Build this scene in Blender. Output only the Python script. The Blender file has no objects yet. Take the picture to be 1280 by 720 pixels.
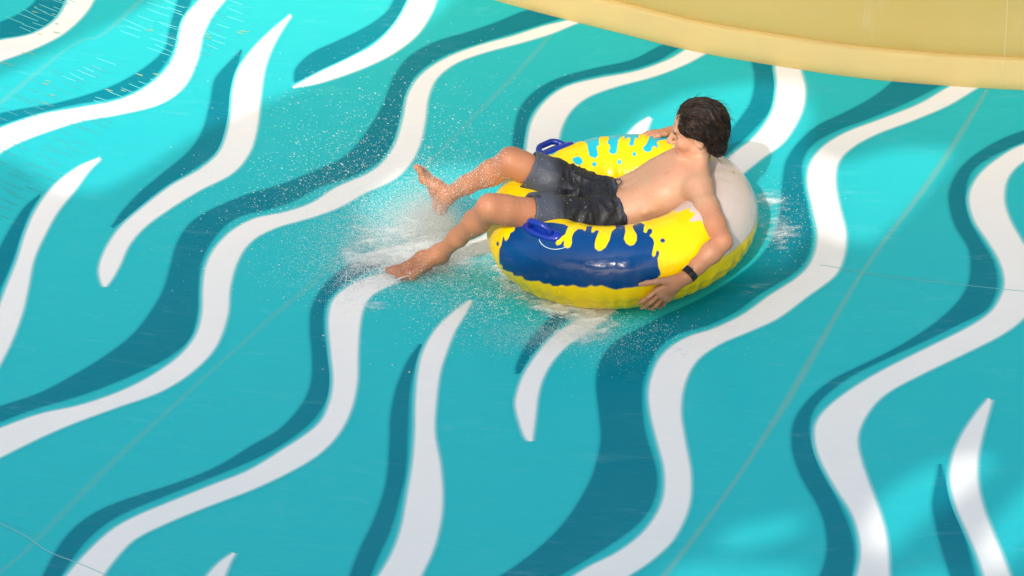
import bpy, bmesh, math, random
import numpy as np
from mathutils import Vector, Matrix
from mathutils.geometry import tessellate_polygon
from mathutils.bvhtree import BVHTree

scene = bpy.context.scene
random.seed(7)
rng = np.random.default_rng(7)

# ------------------------------------------------------------------ measured data (metres, on the slide floor)
WHITE_STRIPES=[([(-2.699,2.093),(-2.632,2.142),(-2.492,2.196),(-2.392,2.321),(-2.346,2.497),(-2.329,2.676)],[(-2.685,1.897),(-2.619,1.96),(-2.491,2.055),
 (-2.366,2.179),(-2.277,2.338),(-2.229,2.493),(-2.207,2.671)]),([(-2.638,1.306),(-2.576,1.38),(-2.413,1.492),(-2.244,1.547),(-2.073,1.607),(-1.955,
 1.718),(-1.872,1.872),(-1.834,2.045),(-1.81,2.29),(-1.74,2.463),(-1.676,2.638)],[(-2.619,1.076),(-2.56,1.176),(-2.498,1.249),(-2.402,1.328),(-2.238,
 1.43),(-2.068,1.483),(-1.898,1.561),(-1.797,1.706),(-1.745,1.932),(-1.724,2.142),(-1.683,2.316),(-1.626,2.454),(-1.564,2.628)]),([(-1.321,2.294),
 (-1.409,2.161),(-1.489,2.014),(-1.552,1.845),(-1.578,1.659),(-1.589,1.398),(-1.626,1.142),(-1.71,0.988),(-1.824,0.864),(-1.939,0.687),(-2.023,0.528),
 (-2.072,0.356),(-2.089,0.203),(-2.073,0.087),(-2.058,0.054)],[(-1.321,2.28),(-1.366,2.157),(-1.41,2.006),(-1.442,1.833),(-1.459,1.626),(-1.471,1.351),
 (-1.503,1.116),(-1.575,0.942),(-1.712,0.808),(-1.84,0.653),(-1.926,0.522),(-1.981,0.382),(-2.008,0.229),(-2.034,0.116),(-2.055,0.054)]),([(-1.318,
 1.652),(-1.197,1.763),(-1.052,1.877),(-0.942,1.981),(-0.846,2.145),(-0.776,2.348),(-0.739,2.523)],[(-1.318,1.645),(-1.198,1.672),(-1.019,1.767),
 (-0.873,1.879),(-0.76,2.024),(-0.691,2.191),(-0.655,2.329),(-0.625,2.504)]),([(0.12,2.115),(-0.047,2.038),(-0.181,2.002),(-0.33,1.94),(-0.477,1.89),
 (-0.625,1.81),(-0.745,1.683),(-0.811,1.519),(-0.843,1.303),(-0.884,1.09),(-0.949,0.937),(-1.021,0.854),(-1.14,0.77),(-1.24,0.656),(-1.355,0.591),
 (-1.47,0.558),(-1.566,0.464),(-1.634,0.321),(-1.665,0.169),(-1.67,0.003),(-1.667,-0.186),(-1.686,-0.359),(-1.744,-0.513),(-1.84,-0.651),(-1.952,
 -0.762),(-2.093,-0.854),(-2.235,-0.91),(-2.371,-1.009),(-2.436,-1.076)],[(0.171,2.074),(-0.029,1.998),(-0.15,1.932),(-0.298,1.877),(-0.463,1.824),
 (-0.592,1.755),(-0.683,1.638),(-0.728,1.478),(-0.75,1.274),(-0.782,1.067),(-0.835,0.906),(-0.905,0.796),(-1.024,0.707),(-1.125,0.608),(-1.241,0.538),
 (-1.371,0.481),(-1.462,0.407),(-1.515,0.308),(-1.548,0.17),(-1.566,-0.007),(-1.57,-0.215),(-1.609,-0.453),(-1.691,-0.634),(-1.804,-0.775),(-1.946,
 -0.87),(-2.085,-0.967),(-2.207,-1.07),(-2.351,-1.219),(-2.413,-1.296)]),([(-2.133,1.119),(-2.223,1.043),(-2.313,0.894),(-2.37,0.71),(-2.401,0.515),
 (-2.418,0.289),(-2.442,0.08),(-2.46,-0.109),(-2.479,-0.307)],[(-2.132,1.106),(-2.18,1.001),(-2.23,0.837),(-2.286,0.674),(-2.327,0.48),(-2.355,0.287),
 (-2.36,0.064),(-2.366,-0.125),(-2.387,-0.341),(-2.416,-0.524),(-2.446,-0.686)]),([(0.641,1.751),(0.457,1.673),(0.348,1.587),(0.199,1.519),(0.028,
 1.496),(-0.116,1.458),(-0.214,1.36),(-0.288,1.202),(-0.325,1.004),(-0.345,0.804),(-0.388,0.598),(-0.451,0.424),(-0.563,0.267),(-0.694,0.219),(-0.875,
 0.087),(-0.988,0.034),(-1.084,-0.029),(-1.154,-0.133),(-1.176,-0.294),(-1.168,-0.543),(-1.159,-0.758),(-1.174,-0.936),(-1.22,-1.095),(-1.351,-1.265),
 (-1.462,-1.39),(-1.586,-1.478),(-1.713,-1.572),(-1.835,-1.667),(-1.916,-1.759),(-1.987,-1.901),(-2.048,-2.068),(-2.069,-2.188)],[(0.706,1.697),(0.528,
 1.611),(0.42,1.533),(0.271,1.459),(0.098,1.41),(-0.034,1.349),(-0.122,1.243),(-0.175,1.096),(-0.2,0.944),(-0.224,0.746),(-0.274,0.521),(-0.35,0.305),
 (-0.498,0.157),(-0.619,0.115),(-0.749,0.034),(-0.846,-0.007),(-0.942,-0.062),(-1.013,-0.134),(-1.045,-0.237),(-1.059,-0.373),(-1.067,-0.557),(-1.072,
 -0.788),(-1.095,-0.983),(-1.139,-1.154),(-1.213,-1.301),(-1.32,-1.419),(-1.444,-1.523),(-1.573,-1.609),(-1.701,-1.702),(-1.826,-1.816),(-1.881,-1.926),
 (-1.928,-2.077),(-1.943,-2.197)]),([(-0.624,-0.224),(-0.696,-0.312),(-0.765,-0.431),(-0.816,-0.584),(-0.841,-0.745),(-0.856,-0.954),(-0.864,-1.19),
 (-0.878,-1.42),(-0.902,-1.655),(-0.925,-1.863),(-0.96,-2.037),(-1.007,-2.186),(-1.034,-2.303)],[(-0.618,-0.231),(-0.654,-0.344),(-0.696,-0.462),
 (-0.732,-0.611),(-0.761,-0.759),(-0.782,-0.966),(-0.795,-1.201),(-0.782,-1.436),(-0.78,-1.664),(-0.794,-1.857),(-0.825,-2.043),(-0.869,-2.208),(-0.897,
 -2.325)]),([(-1.494,-1.954),(-1.538,-2.014),(-1.579,-2.111),(-1.595,-2.231)],[(-1.489,-1.96),(-1.503,-2.018),(-1.52,-2.117),(-1.537,-2.237)]),([(0.208,
 1.118),(0.144,1.058),(0.083,0.949),(0.034,0.79)],[(0.214,1.103),(0.182,0.994),(0.143,0.866),(0.114,0.737)]),([(0.863,1.543),(0.795,1.435),(0.774,
 1.23),(0.725,1.021),(0.63,0.841),(0.532,0.731),(0.416,0.593),(0.262,0.398),(0.071,0.114),(-0.082,-0.175),(-0.219,-0.449),(-0.305,-0.543),(-0.37,
 -0.648),(-0.447,-0.828),(-0.487,-0.996),(-0.492,-1.108),(-0.475,-1.283),(-0.458,-1.333)],[(0.948,1.517),(0.894,1.391),(0.884,1.169),(0.838,0.973),
 (0.738,0.762),(0.621,0.638),(0.504,0.501),(0.366,0.304),(0.193,0.052),(0.041,-0.203),(-0.098,-0.45),(-0.233,-0.608),(-0.272,-0.643),(-0.337,-0.753),
 (-0.384,-0.883),(-0.41,-1.011),(-0.428,-1.162),(-0.449,-1.334)]),([(1.714,1.11),(1.496,1.007),(1.333,0.896),(1.151,0.819),(1.007,0.762),(0.893,0.674),
 (0.818,0.546),(0.785,0.387),(0.776,0.189),(0.766,-0.02),(0.723,-0.203),(0.652,-0.331),(0.518,-0.453),(0.405,-0.568),(0.283,-0.649),(0.162,-0.699),
 (0.063,-0.817),(0.003,-1.016),(-0.012,-1.21),(-0.007,-1.429),(-0.002,-1.65),(-0.03,-1.858),(-0.101,-2.031),(-0.2,-2.157),(-0.305,-2.237),(-0.37,
 -2.299),(-0.441,-2.38)],[(1.791,1.066),(1.586,0.946),(1.442,0.844),(1.277,0.769),(1.115,0.706),(0.995,0.621),(0.925,0.513),(0.892,0.355),(0.879,
 0.144),(0.872,-0.052),(0.839,-0.225),(0.78,-0.369),(0.66,-0.493),(0.525,-0.632),(0.404,-0.705),(0.284,-0.773),(0.188,-0.878),(0.126,-1.045),(0.095,
 -1.236),(0.088,-1.452),(0.084,-1.682),(0.056,-1.901),(-0.013,-2.106),(-0.1,-2.238),(-0.196,-2.335),(-0.273,-2.414)]),([(1.879,0.449),(1.676,0.418),
 (1.548,0.336),(1.452,0.228),(1.389,0.082),(1.373,-0.106),(1.391,-0.277),(1.405,-0.445),(1.393,-0.615),(1.35,-0.74),(1.289,-0.838),(1.19,-0.918),
 (1.031,-1.014),(0.866,-1.116),(0.74,-1.211),(0.625,-1.327),(0.561,-1.434),(0.538,-1.556),(0.537,-1.701),(0.56,-1.907),(0.586,-2.082),(0.589,-2.238),
 (0.573,-2.379),(0.539,-2.514),(0.509,-2.627)],[(1.866,0.316),(1.722,0.325),(1.629,0.271),(1.557,0.169),(1.513,0.01),(1.503,-0.152),(1.513,-0.321),
 (1.522,-0.487),(1.506,-0.655),(1.46,-0.817),(1.391,-0.925),(1.29,-1.014),(1.131,-1.108),(0.969,-1.202),(0.831,-1.298),(0.743,-1.421),(0.686,-1.569),
 (0.671,-1.722),(0.673,-1.939),(0.677,-2.136),(0.668,-2.325),(0.639,-2.542),(0.613,-2.656)]),([(1.172,-1.443),(1.101,-1.551),(1.033,-1.675),(0.977,
 -1.814),(0.942,-1.963),(0.929,-2.139),(0.933,-2.306),(0.937,-2.47),(0.933,-2.629),(0.928,-2.748)],[(1.181,-1.458),(1.141,-1.576),(1.097,-1.708),
 (1.057,-1.845),(1.029,-1.991),(1.013,-2.165),(1.011,-2.341),(1.012,-2.509),(1.01,-2.652),(1.004,-2.771)])]
BLUE_STRIPES=[([(-2.71,2.234),(-2.643,2.304),(-2.555,2.388),(-2.492,2.501),(-2.466,2.679)],[(-2.702,2.135),(-2.633,2.163),(-2.521,2.19),(-2.432,2.272),
 (-2.376,2.37),(-2.353,2.497),(-2.344,2.676)]),([(-2.649,1.442),(-2.586,1.509),(-2.452,1.561),(-2.333,1.599),(-2.181,1.682),(-2.08,1.76),(-1.978,
 1.879),(-1.894,2.035),(-1.874,2.224),(-1.843,2.471),(-1.824,2.649)],[(-2.64,1.333),(-2.578,1.407),(-2.414,1.512),(-2.246,1.582),(-2.075,1.635),
 (-1.956,1.752),(-1.884,1.915),(-1.848,2.067),(-1.827,2.242),(-1.777,2.466),(-1.743,2.643)]),([(-1.546,2.006),(-1.609,1.885),(-1.664,1.751),(-1.681,
 1.544),(-1.711,1.306),(-1.765,1.141),(-1.861,0.98),(-1.955,0.82),(-2.023,0.66),(-2.06,0.537)],[(-1.546,1.992),(-1.563,1.846),(-1.582,1.708),(-1.59,
 1.501),(-1.601,1.296),(-1.653,1.118),(-1.744,0.984),(-1.872,0.828),(-1.98,0.637),(-2.053,0.53)]),([(-1.314,1.7),(-1.303,1.818),(-1.23,1.943),(-1.121,
 2.028),(-0.992,2.131),(-0.898,2.238),(-0.849,2.36),(-0.813,2.535)],[(-1.311,1.693),(-1.261,1.722),(-1.179,1.796),(-1.052,1.898),(-0.941,2.017),
 (-0.845,2.166),(-0.783,2.35),(-0.754,2.525)]),([(0.038,2.228),(-0.132,2.171),(-0.261,2.155),(-0.394,2.081),(-0.524,2.02),(-0.672,1.96),(-0.795,1.853),
 (-0.873,1.675),(-0.929,1.44),(-1.011,1.205),(-1.103,1.027),(-1.239,0.917),(-1.373,0.826),(-1.506,0.761),(-1.636,0.668),(-1.732,0.558),(-1.785,0.399),
 (-1.807,0.207),(-1.825,0.03),(-1.864,-0.137),(-1.932,-0.331),(-2.029,-0.49),(-2.139,-0.629),(-2.248,-0.749),(-2.387,-0.843),(-2.455,-0.888)],[(0.066,
 2.128),(-0.086,2.061),(-0.209,2.015),(-0.34,1.963),(-0.487,1.906),(-0.635,1.833),(-0.758,1.706),(-0.824,1.535),(-0.856,1.319),(-0.897,1.106),(-0.962,
 0.959),(-1.072,0.854),(-1.206,0.785),(-1.313,0.685),(-1.421,0.625),(-1.529,0.584),(-1.6,0.5),(-1.655,0.355),(-1.685,0.197),(-1.689,0.018),(-1.686,
 -0.172),(-1.704,-0.357),(-1.76,-0.481),(-1.843,-0.578),(-1.957,-0.678),(-2.099,-0.782),(-2.261,-0.873),(-2.375,-0.962),(-2.442,-1.018)]),([(-2.368,
 0.823),(-2.426,0.712),(-2.475,0.518),(-2.497,0.389),(-2.518,0.197),(-2.526,-0.056)],[(-2.367,0.809),(-2.397,0.679),(-2.417,0.516),(-2.434,0.322),
 (-2.452,0.163),(-2.468,0.055),(-2.487,-0.152)]),([(0.425,1.738),(0.319,1.716),(0.181,1.622),(0.019,1.59),(-0.144,1.541),(-0.256,1.453),(-0.335,1.316),
 (-0.376,1.117),(-0.395,0.916),(-0.418,0.751),(-0.469,0.56),(-0.561,0.438),(-0.688,0.375),(-0.821,0.306),(-0.952,0.229),(-1.075,0.156),(-1.159,0.052),
 (-1.213,-0.068),(-1.244,-0.19),(-1.25,-0.359),(-1.24,-0.594),(-1.245,-0.776),(-1.277,-0.928),(-1.354,-1.096),(-1.453,-1.206),(-1.577,-1.348),(-1.713,
 -1.448),(-1.849,-1.526),(-1.96,-1.606),(-2.037,-1.711),(-2.088,-1.85),(-2.128,-2.062),(-2.148,-2.182)],[(0.503,1.703),(0.42,1.69),(0.302,1.592),
 (0.173,1.539),(0.013,1.521),(-0.132,1.475),(-0.227,1.377),(-0.304,1.219),(-0.335,1.006),(-0.356,0.84),(-0.391,0.645),(-0.462,0.459),(-0.54,0.335),
 (-0.666,0.286),(-0.798,0.204),(-0.928,0.134),(-1.038,0.054),(-1.121,-0.03),(-1.176,-0.13),(-1.195,-0.241),(-1.195,-0.378),(-1.18,-0.603),(-1.171,
 -0.774),(-1.191,-0.927),(-1.249,-1.08),(-1.363,-1.235),(-1.469,-1.332),(-1.596,-1.426),(-1.732,-1.526),(-1.849,-1.616),(-1.936,-1.708),(-2.005,-1.845),
 (-2.057,-2.03),(-2.081,-2.171)]),([(-0.83,-0.532),(-0.878,-0.648),(-0.927,-0.852),(-0.952,-1.058),(-0.957,-1.204),(-0.969,-1.463),(-0.988,-1.63),
 (-1.026,-1.819),(-1.067,-1.978),(-1.105,-2.171),(-1.126,-2.29)],[(-0.821,-0.546),(-0.849,-0.683),(-0.874,-0.861),(-0.885,-1.068),(-0.891,-1.215),
 (-0.904,-1.473),(-0.933,-1.695),(-0.964,-1.884),(-1.003,-2.042),(-1.033,-2.182),(-1.055,-2.3)]),([(0.684,1.667),(0.692,1.48),(0.685,1.312),(0.643,
 1.128),(0.57,0.982),(0.498,0.864),(0.395,0.7)],[(0.77,1.642),(0.787,1.424),(0.764,1.233),(0.714,1.038),(0.618,0.879),(0.518,0.749),(0.411,0.614)]),
 ([(-0.174,-0.154),(-0.275,-0.336),(-0.352,-0.465),(-0.424,-0.6),(-0.472,-0.75),(-0.48,-0.828)],[(-0.136,-0.258),(-0.217,-0.386),(-0.292,-0.49),(-0.347,
 -0.584),(-0.412,-0.689),(-0.464,-0.825)]),([(1.403,1.295),(1.264,1.131),(1.149,1.015),(1.015,0.925),(0.892,0.853),(0.795,0.738),(0.727,0.608),(0.689,
 0.449),(0.649,0.226),(0.584,-0.019),(0.464,-0.214),(0.272,-0.394),(0.123,-0.489),(0.007,-0.575),(-0.098,-0.662),(-0.163,-0.796),(-0.191,-0.96),
 (-0.197,-1.151),(-0.203,-1.344),(-0.226,-1.496),(-0.266,-1.66),(-0.341,-1.858),(-0.419,-2.008),(-0.521,-2.151),(-0.613,-2.252),(-0.688,-2.334)],
 [(1.595,1.119),(1.466,1.032),(1.287,0.926),(1.104,0.841),(0.96,0.784),(0.846,0.695),(0.786,0.556),(0.764,0.38),(0.756,0.182),(0.744,-0.013),(0.704,
 -0.184),(0.631,-0.306),(0.484,-0.431),(0.378,-0.542),(0.262,-0.618),(0.136,-0.661),(0.05,-0.771),(-0.014,-0.97),(-0.038,-1.174),(-0.042,-1.38),(-0.03,
 -1.586),(-0.035,-1.728),(-0.067,-1.872),(-0.124,-1.987),(-0.214,-2.094),(-0.324,-2.201),(-0.417,-2.289),(-0.492,-2.37)]),([(1.869,0.557),(1.699,0.533),
 (1.555,0.47),(1.417,0.349),(1.327,0.178),(1.298,0.02),(1.293,-0.144),(1.309,-0.313),(1.289,-0.469),(1.247,-0.615),(1.168,-0.747),(1.056,-0.867),
 (0.918,-0.978),(0.787,-1.061),(0.657,-1.144),(0.553,-1.265),(0.486,-1.395),(0.456,-1.534),(0.448,-1.677),(0.458,-1.834),(0.481,-1.998),(0.486,-2.154),
 (0.468,-2.324),(0.422,-2.483),(0.381,-2.593)],[(1.849,0.461),(1.679,0.437),(1.535,0.368),(1.435,0.275),(1.378,0.106),(1.356,-0.08),(1.367,-0.268),
 (1.382,-0.436),(1.369,-0.593),(1.332,-0.721),(1.275,-0.815),(1.174,-0.875),(1.025,-0.963),(0.862,-1.053),(0.732,-1.136),(0.629,-1.239),(0.565,-1.34),
 (0.53,-1.467),(0.522,-1.61),(0.528,-1.785),(0.551,-1.972),(0.564,-2.159),(0.56,-2.322),(0.524,-2.51),(0.495,-2.623)]),([(0.925,-1.844),(0.895,-1.949),
 (0.854,-2.105),(0.84,-2.266),(0.832,-2.427),(0.828,-2.597),(0.824,-2.717)],[(0.93,-1.845),(0.927,-1.987),(0.919,-2.152),(0.92,-2.291),(0.916,-2.453),
 (0.906,-2.62),(0.899,-2.739)])]
PRINT_BLUE=[[(-156.91,64.82),(-154.93,58.27),(-153.08,50.8),(-154.44,44.78),(-153.69,38.11),(-154.29,32.33),(-155.82,32.66),(-157.72,36.23),(-157.08,
 28.41),(-156.68,22.89),(-157.6,15.5),(-157.69,0.51),(-159.34,-11.59),(-155.38,-6.3),(-155.97,-14.25),(-152.11,-12.03),(-147.16,-5.86),(-146.5,-10.37),
 (-140.73,-3.88),(-139.58,-7.83),(-136.23,-6.52),(-131.22,-1.29),(-128.9,-4.33),(-125.99,-0.6),(-124.56,-3.37),(-122.28,-3.01),(-120.32,0.79),(-118.2,
 -0.59),(-114.93,3.39),(-112.21,0.72),(-109.49,1.41),(-107.38,5.47),(-105.76,3.31),(-103.07,5.81),(-100.53,2.1),(-97.37,-2.12),(-94.08,-0.4),(-90.83,
 -0.24),(-87.54,0.7),(-82.53,2.66),(-78.53,11.73),(-78.61,17.48),(-78.98,23.33),(-78.62,34.17),(-77.51,39.01),(-77.12,43.3),(-77.85,45.55),(-78.62,
 43.19),(-79.14,39.0),(-80.33,37.53),(-80.61,41.08),(-79.45,48.43),(-78.14,56.06),(-77.97,63.1),(-79.08,69.73),(-77.41,72.98),(-76.31,77.93),(-76.94,
 83.26),(-78.53,81.71),(-80.1,75.97),(-81.27,79.45),(-80.17,87.41),(-78.63,95.94),(-79.75,113.23),(-83.94,111.52),(-86.03,101.3),(-86.06,90.06),
 (-85.26,76.15),(-85.97,66.11),(-87.5,60.24),(-89.5,58.52),(-91.25,63.0),(-92.17,71.7),(-90.87,86.33),(-90.63,112.79),(-97.59,119.1),(-96.46,98.52),
 (-97.36,94.49),(-98.64,88.92),(-99.52,70.43),(-101.27,58.64),(-103.44,53.86),(-104.56,53.82),(-106.21,57.35),(-106.67,66.28),(-106.14,89.25),(-108.0,
 93.56),(-109.08,85.68),(-110.32,86.28),(-112.78,109.22),(-116.42,105.67),(-114.4,91.27),(-114.62,87.9),(-116.89,92.46),(-119.19,90.98),(-120.0,82.13),
 (-119.71,72.27),(-118.22,61.74),(-118.34,55.44),(-119.79,53.57),(-121.78,56.26),(-122.32,63.08),(-123.21,63.15),(-123.62,57.1),(-125.05,54.97),
 (-126.29,57.31),(-126.29,62.57),(-123.86,74.47),(-126.01,92.47),(-130.43,95.54),(-138.18,90.88)],[(-72.66,56.19),(-73.03,54.72),(-73.62,53.88),(-74.25,
 53.92),(-74.77,54.85),(-75.05,56.37),(-74.99,58.18),(-74.63,59.68),(-74.03,60.55),(-73.38,60.51),(-72.85,59.54),(-72.6,57.92)],[(-158.77,21.68),
 (-158.68,19.98),(-158.98,18.21),(-159.53,16.89),(-160.24,16.3),(-160.88,16.67),(-161.26,17.92),(-161.35,19.62),(-161.06,21.41),(-160.51,22.74),
 (-159.84,23.26),(-159.19,22.88)]]
PRINT_TURQUOISE=[[(128.65,86.61),(120.31,15.0),(112.66,15.0),(101.98,15.0),(89.93,15.0),(78.03,15.0),(68.06,15.0),(59.4,15.0),(55.47,82.06),(59.34,
 88.85),(59.54,96.08),(56.64,104.05),(57.03,107.74),(59.72,103.79),(60.78,107.63),(59.66,113.37),(61.6,116.87),(64.93,116.3),(67.24,110.91),(65.79,
 102.42),(65.97,90.05),(68.99,61.43),(71.51,61.8),(74.4,62.12),(72.64,89.49),(74.81,87.03),(74.61,96.38),(74.47,105.49),(76.06,107.13),(77.91,103.74),
 (77.23,96.32),(77.73,87.11),(79.31,83.95),(79.98,91.77),(81.05,89.19),(81.78,79.85),(83.11,82.78),(84.96,92.79),(85.65,109.21),(86.46,117.88),(88.44,
 120.88),(90.86,119.61),(92.36,114.92),(90.71,107.78),(90.87,100.75),(92.32,98.22),(90.77,87.6),(90.11,62.69),(91.64,62.65),(93.72,62.56),(96.24,
 82.42),(97.71,99.04),(99.64,101.63),(100.19,110.14),(100.85,118.84),(104.04,122.27),(106.07,119.02),(107.56,116.71),(105.71,100.98),(104.22,88.13),
 (104.79,77.57),(105.93,67.64),(108.88,72.6),(117.29,77.58)],[(119.83,110.14),(115.83,110.39),(113.89,115.4),(114.5,122.53),(118.62,126.16),(121.08,
 122.1),(121.64,115.31)],[(104.46,131.97),(105.06,133.6),(106.06,134.55),(107.19,134.57),(108.11,133.64),(108.58,132.03),(108.44,130.13),(107.78,
 128.49),(106.82,127.58),(105.75,127.55),(104.85,128.43),(104.38,130.06)],[(82.74,133.79),(83.03,135.57),(83.79,136.78),(84.79,137.14),(85.76,136.55),
 (86.42,135.16),(86.6,133.34),(86.27,131.52),(85.52,130.3),(84.57,129.9),(83.64,130.52),(82.97,131.92)],[(70.97,121.7),(71.02,123.58),(71.53,124.93),
 (72.34,125.51),(73.23,125.08),(73.95,123.76),(74.3,121.9),(74.2,120.03),(73.7,118.63),(72.93,118.07),(72.06,118.59),(71.36,119.87)]]
# white [(-50.86,94.78),(-45.44,89.75),(-35.99,83.94),(-22.25,95.13),(-2.81,99.85),(14.6,80.26),(11.69,69.63)][(-50.09,91.86),(-53.63,73.47),(-53.67,59.82),(-47.5,7.77),(-43.78,-0.67),(-39.74,0.11),(-35.89,0.99),(-27.07,1.5),(-18.53,0.85),(-9.07,10.04)]
WALL_BASE=[(-0.882,2.69),(-0.593,2.462),(-0.381,2.279),(-0.103,2.065),(0.168,1.86),(0.433,1.65),(0.76,1.432),(1.079,1.227),(1.363,1.068),(1.581,0.955),
 (1.766,0.863),(2.013,0.757)]
GOBO_HOLES=[[(-5.979,-4.551),(-3.39,-5.041),(-3.53,-6.749),(-3.715,-7.031),(-3.907,-7.265),(-4.229,-7.451),(-4.438,-7.589),(-4.676,-7.788),(-4.871,
 -8.04),(-5.058,-8.238),(-5.217,-8.223),(-5.421,-7.904),(-5.68,-7.787),(-5.89,-7.46)],[(-3.152,-8.499),(-2.957,-8.217),(-2.797,-8.007),(-2.588,-7.865),
 (-2.304,-7.834),(-2.104,-7.903),(-2.082,-8.208),(-2.174,-8.474),(-2.049,-8.649),(-1.802,-8.574),(-1.563,-8.641),(-1.676,-8.889),(-1.852,-9.147),
 (-2.032,-9.363),(-2.181,-9.293),(-2.229,-9.182),(-2.376,-9.438),(-2.651,-9.498),(-2.955,-9.396),(-3.198,-9.276),(-3.451,-9.284),(-3.696,-9.134),
 (-3.958,-8.914),(-4.028,-8.527),(-3.838,-8.273),(-3.521,-8.286),(-3.27,-8.521)],[(-2.364,-11.346),(-2.26,-11.077),(-2.101,-10.936),(-1.881,-10.871),
 (-1.824,-10.972),(-1.982,-11.137),(-2.156,-11.294),(-2.285,-11.455)],[(-2.021,-11.532),(-1.919,-11.32),(-1.706,-11.049),(-1.465,-10.821),(-1.538,
 -11.161),(-1.782,-11.444),(-1.944,-11.616)],[(-3.045,-11.39),(-2.909,-11.329),(-2.547,-11.434),(-2.567,-11.624),(-3.001,-11.539)],[(-2.863,-11.248),
 (-2.746,-11.147),(-2.541,-11.131),(-2.51,-11.22),(-2.653,-11.3),(-2.788,-11.32)],[(-2.303,-11.583),(-2.138,-11.526),(-2.009,-11.616),(-2.038,-11.794),
 (-2.323,-11.738)]]
RIPPLES_DARK=[((-2.549,1.115),(-2.385,1.601),9,0.13),((-2.509,0.86),(-2.252,1.376),11,0.13),((-2.405,0.877),(-2.135,1.439),10,0.12),((-2.575,1.455),
 (-2.399,1.829),7,0.1),((-2.385,1.601),(-2.19,1.87),7,0.12),((-1.855,1.906),(-1.805,2.397),8,0.1),((-1.738,1.897),(-1.647,2.348),7,0.09),((-2.512,
 0.649),(-2.466,0.813),4,0.09),((-2.238,1.444),(-1.902,1.7),8,0.1)]
RIPPLES_LIGHT=[((-2.06,2.165),(-1.87,2.509),8,0.12),((-1.911,1.994),(-1.842,2.435),9,0.11),((-2.299,1.791),(-2.157,1.924),6,0.1),((-1.69,2.033),
 (-1.556,2.411),7,0.1),((-2.572,2.325),(-2.328,2.497),8,0.11),((-2.53,2.218),(-2.378,2.413),6,0.1),((-2.177,1.592),(-1.94,1.772),7,0.08),((-1.778,
 2.111),(-1.695,2.424),6,0.1)]
STAINS=[(-2.476,2.415),(-2.41,2.321),(-2.428,2.202),(-2.5,2.034),(-2.599,1.924),(-2.396,1.781),(-1.941,1.821),(-1.554,2.162),(-1.681,2.152),(-2.387,
 1.628),(-2.101,1.678),(-1.971,2.209)]
CAMERA_LOCATION=(-0.45795,-10.49915,5.97495)
CAMERA_ROWS=[(0.993572,-0.056602,-0.098037),(0.113203,0.496786,0.860458),(-0.0,-0.866025,0.5)]
CAMERA_FOV=0.33233678308226733

# ------------------------------------------------------------------ camera
cam_data = bpy.data.cameras.new("camera")
cam = bpy.data.objects.new("camera", cam_data)
scene.collection.objects.link(cam)
rows = CAMERA_ROWS
m = Matrix(((rows[0][0], rows[1][0], rows[2][0], CAMERA_LOCATION[0]),
            (rows[0][1], rows[1][1], rows[2][1], CAMERA_LOCATION[1]),
            (rows[0][2], rows[1][2], rows[2][2], CAMERA_LOCATION[2]),
            (0, 0, 0, 1)))
cam.matrix_world = m
cam_data.sensor_width = 36
cam_data.angle = CAMERA_FOV
cam_data.clip_start = 0.1
cam_data.clip_end = 2000
scene.camera = cam

# ------------------------------------------------------------------ light
to_sun = Vector((-0.40, -1.23, 1.0)).normalized()
elev = math.asin(to_sun.z)
world = bpy.data.worlds.new("World")
scene.world = world
world.use_nodes = True
wn = world.node_tree
bg = wn.nodes["Background"]
sky = wn.nodes.new("ShaderNodeTexSky")
sky.sky_type = 'NISHITA'
sky.sun_disc = False
sky.sun_elevation = elev
sky.sun_rotation = math.atan2(to_sun.x, to_sun.y)
sky.air_density = 1.0
sky.dust_density = 4.0
sky.ozone_density = 0.6
tint = wn.nodes.new("ShaderNodeMix"); tint.data_type = 'RGBA'; tint.blend_type = 'MULTIPLY'
tint.inputs[0].default_value = 1; tint.inputs[7].default_value = (1.165, 1.015, .83, 1)     # warm tint added to the sky light as white balance
wn.links.new(sky.outputs[0], tint.inputs[6]); wn.links.new(tint.outputs[2], bg.inputs[0])
bg.inputs[1].default_value = 0.15
sun_data = bpy.data.lights.new("sun", 'SUN')
sun_data.energy = 1.25
sun_data.angle = math.radians(0.5)
sun_data.color = (1.0, 0.94, 0.86)
sun = bpy.data.objects.new("sun", sun_data)
scene.collection.objects.link(sun)
sun.rotation_euler = to_sun.to_track_quat('Z', 'Y').to_euler()
sun.location = (-4, -12, 12)
scene.view_settings.view_transform = 'Standard'
scene.view_settings.look = 'None'
scene.view_settings.gamma = 1
scene.view_settings.exposure = 1.34

# ------------------------------------------------------------------ helpers
K = 1 / 22.0
def fz(x, y):
    return K * (x * x + y * y) / 2

def tag(o, label=None, cat=None, group=None, kind=None):
    if label: o["label"] = label
    if cat: o["category"] = cat
    if group: o["group"] = group
    if kind: o["kind"] = kind
    return o

def link(o, parent=None):
    scene.collection.objects.link(o)
    if parent is not None:
        o.parent = parent
    return o

def empty(name, loc=(0, 0, 0)):
    o = bpy.data.objects.new(name, None)
    o.empty_display_size = 0.1
    o.location = loc
    return link(o)

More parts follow.
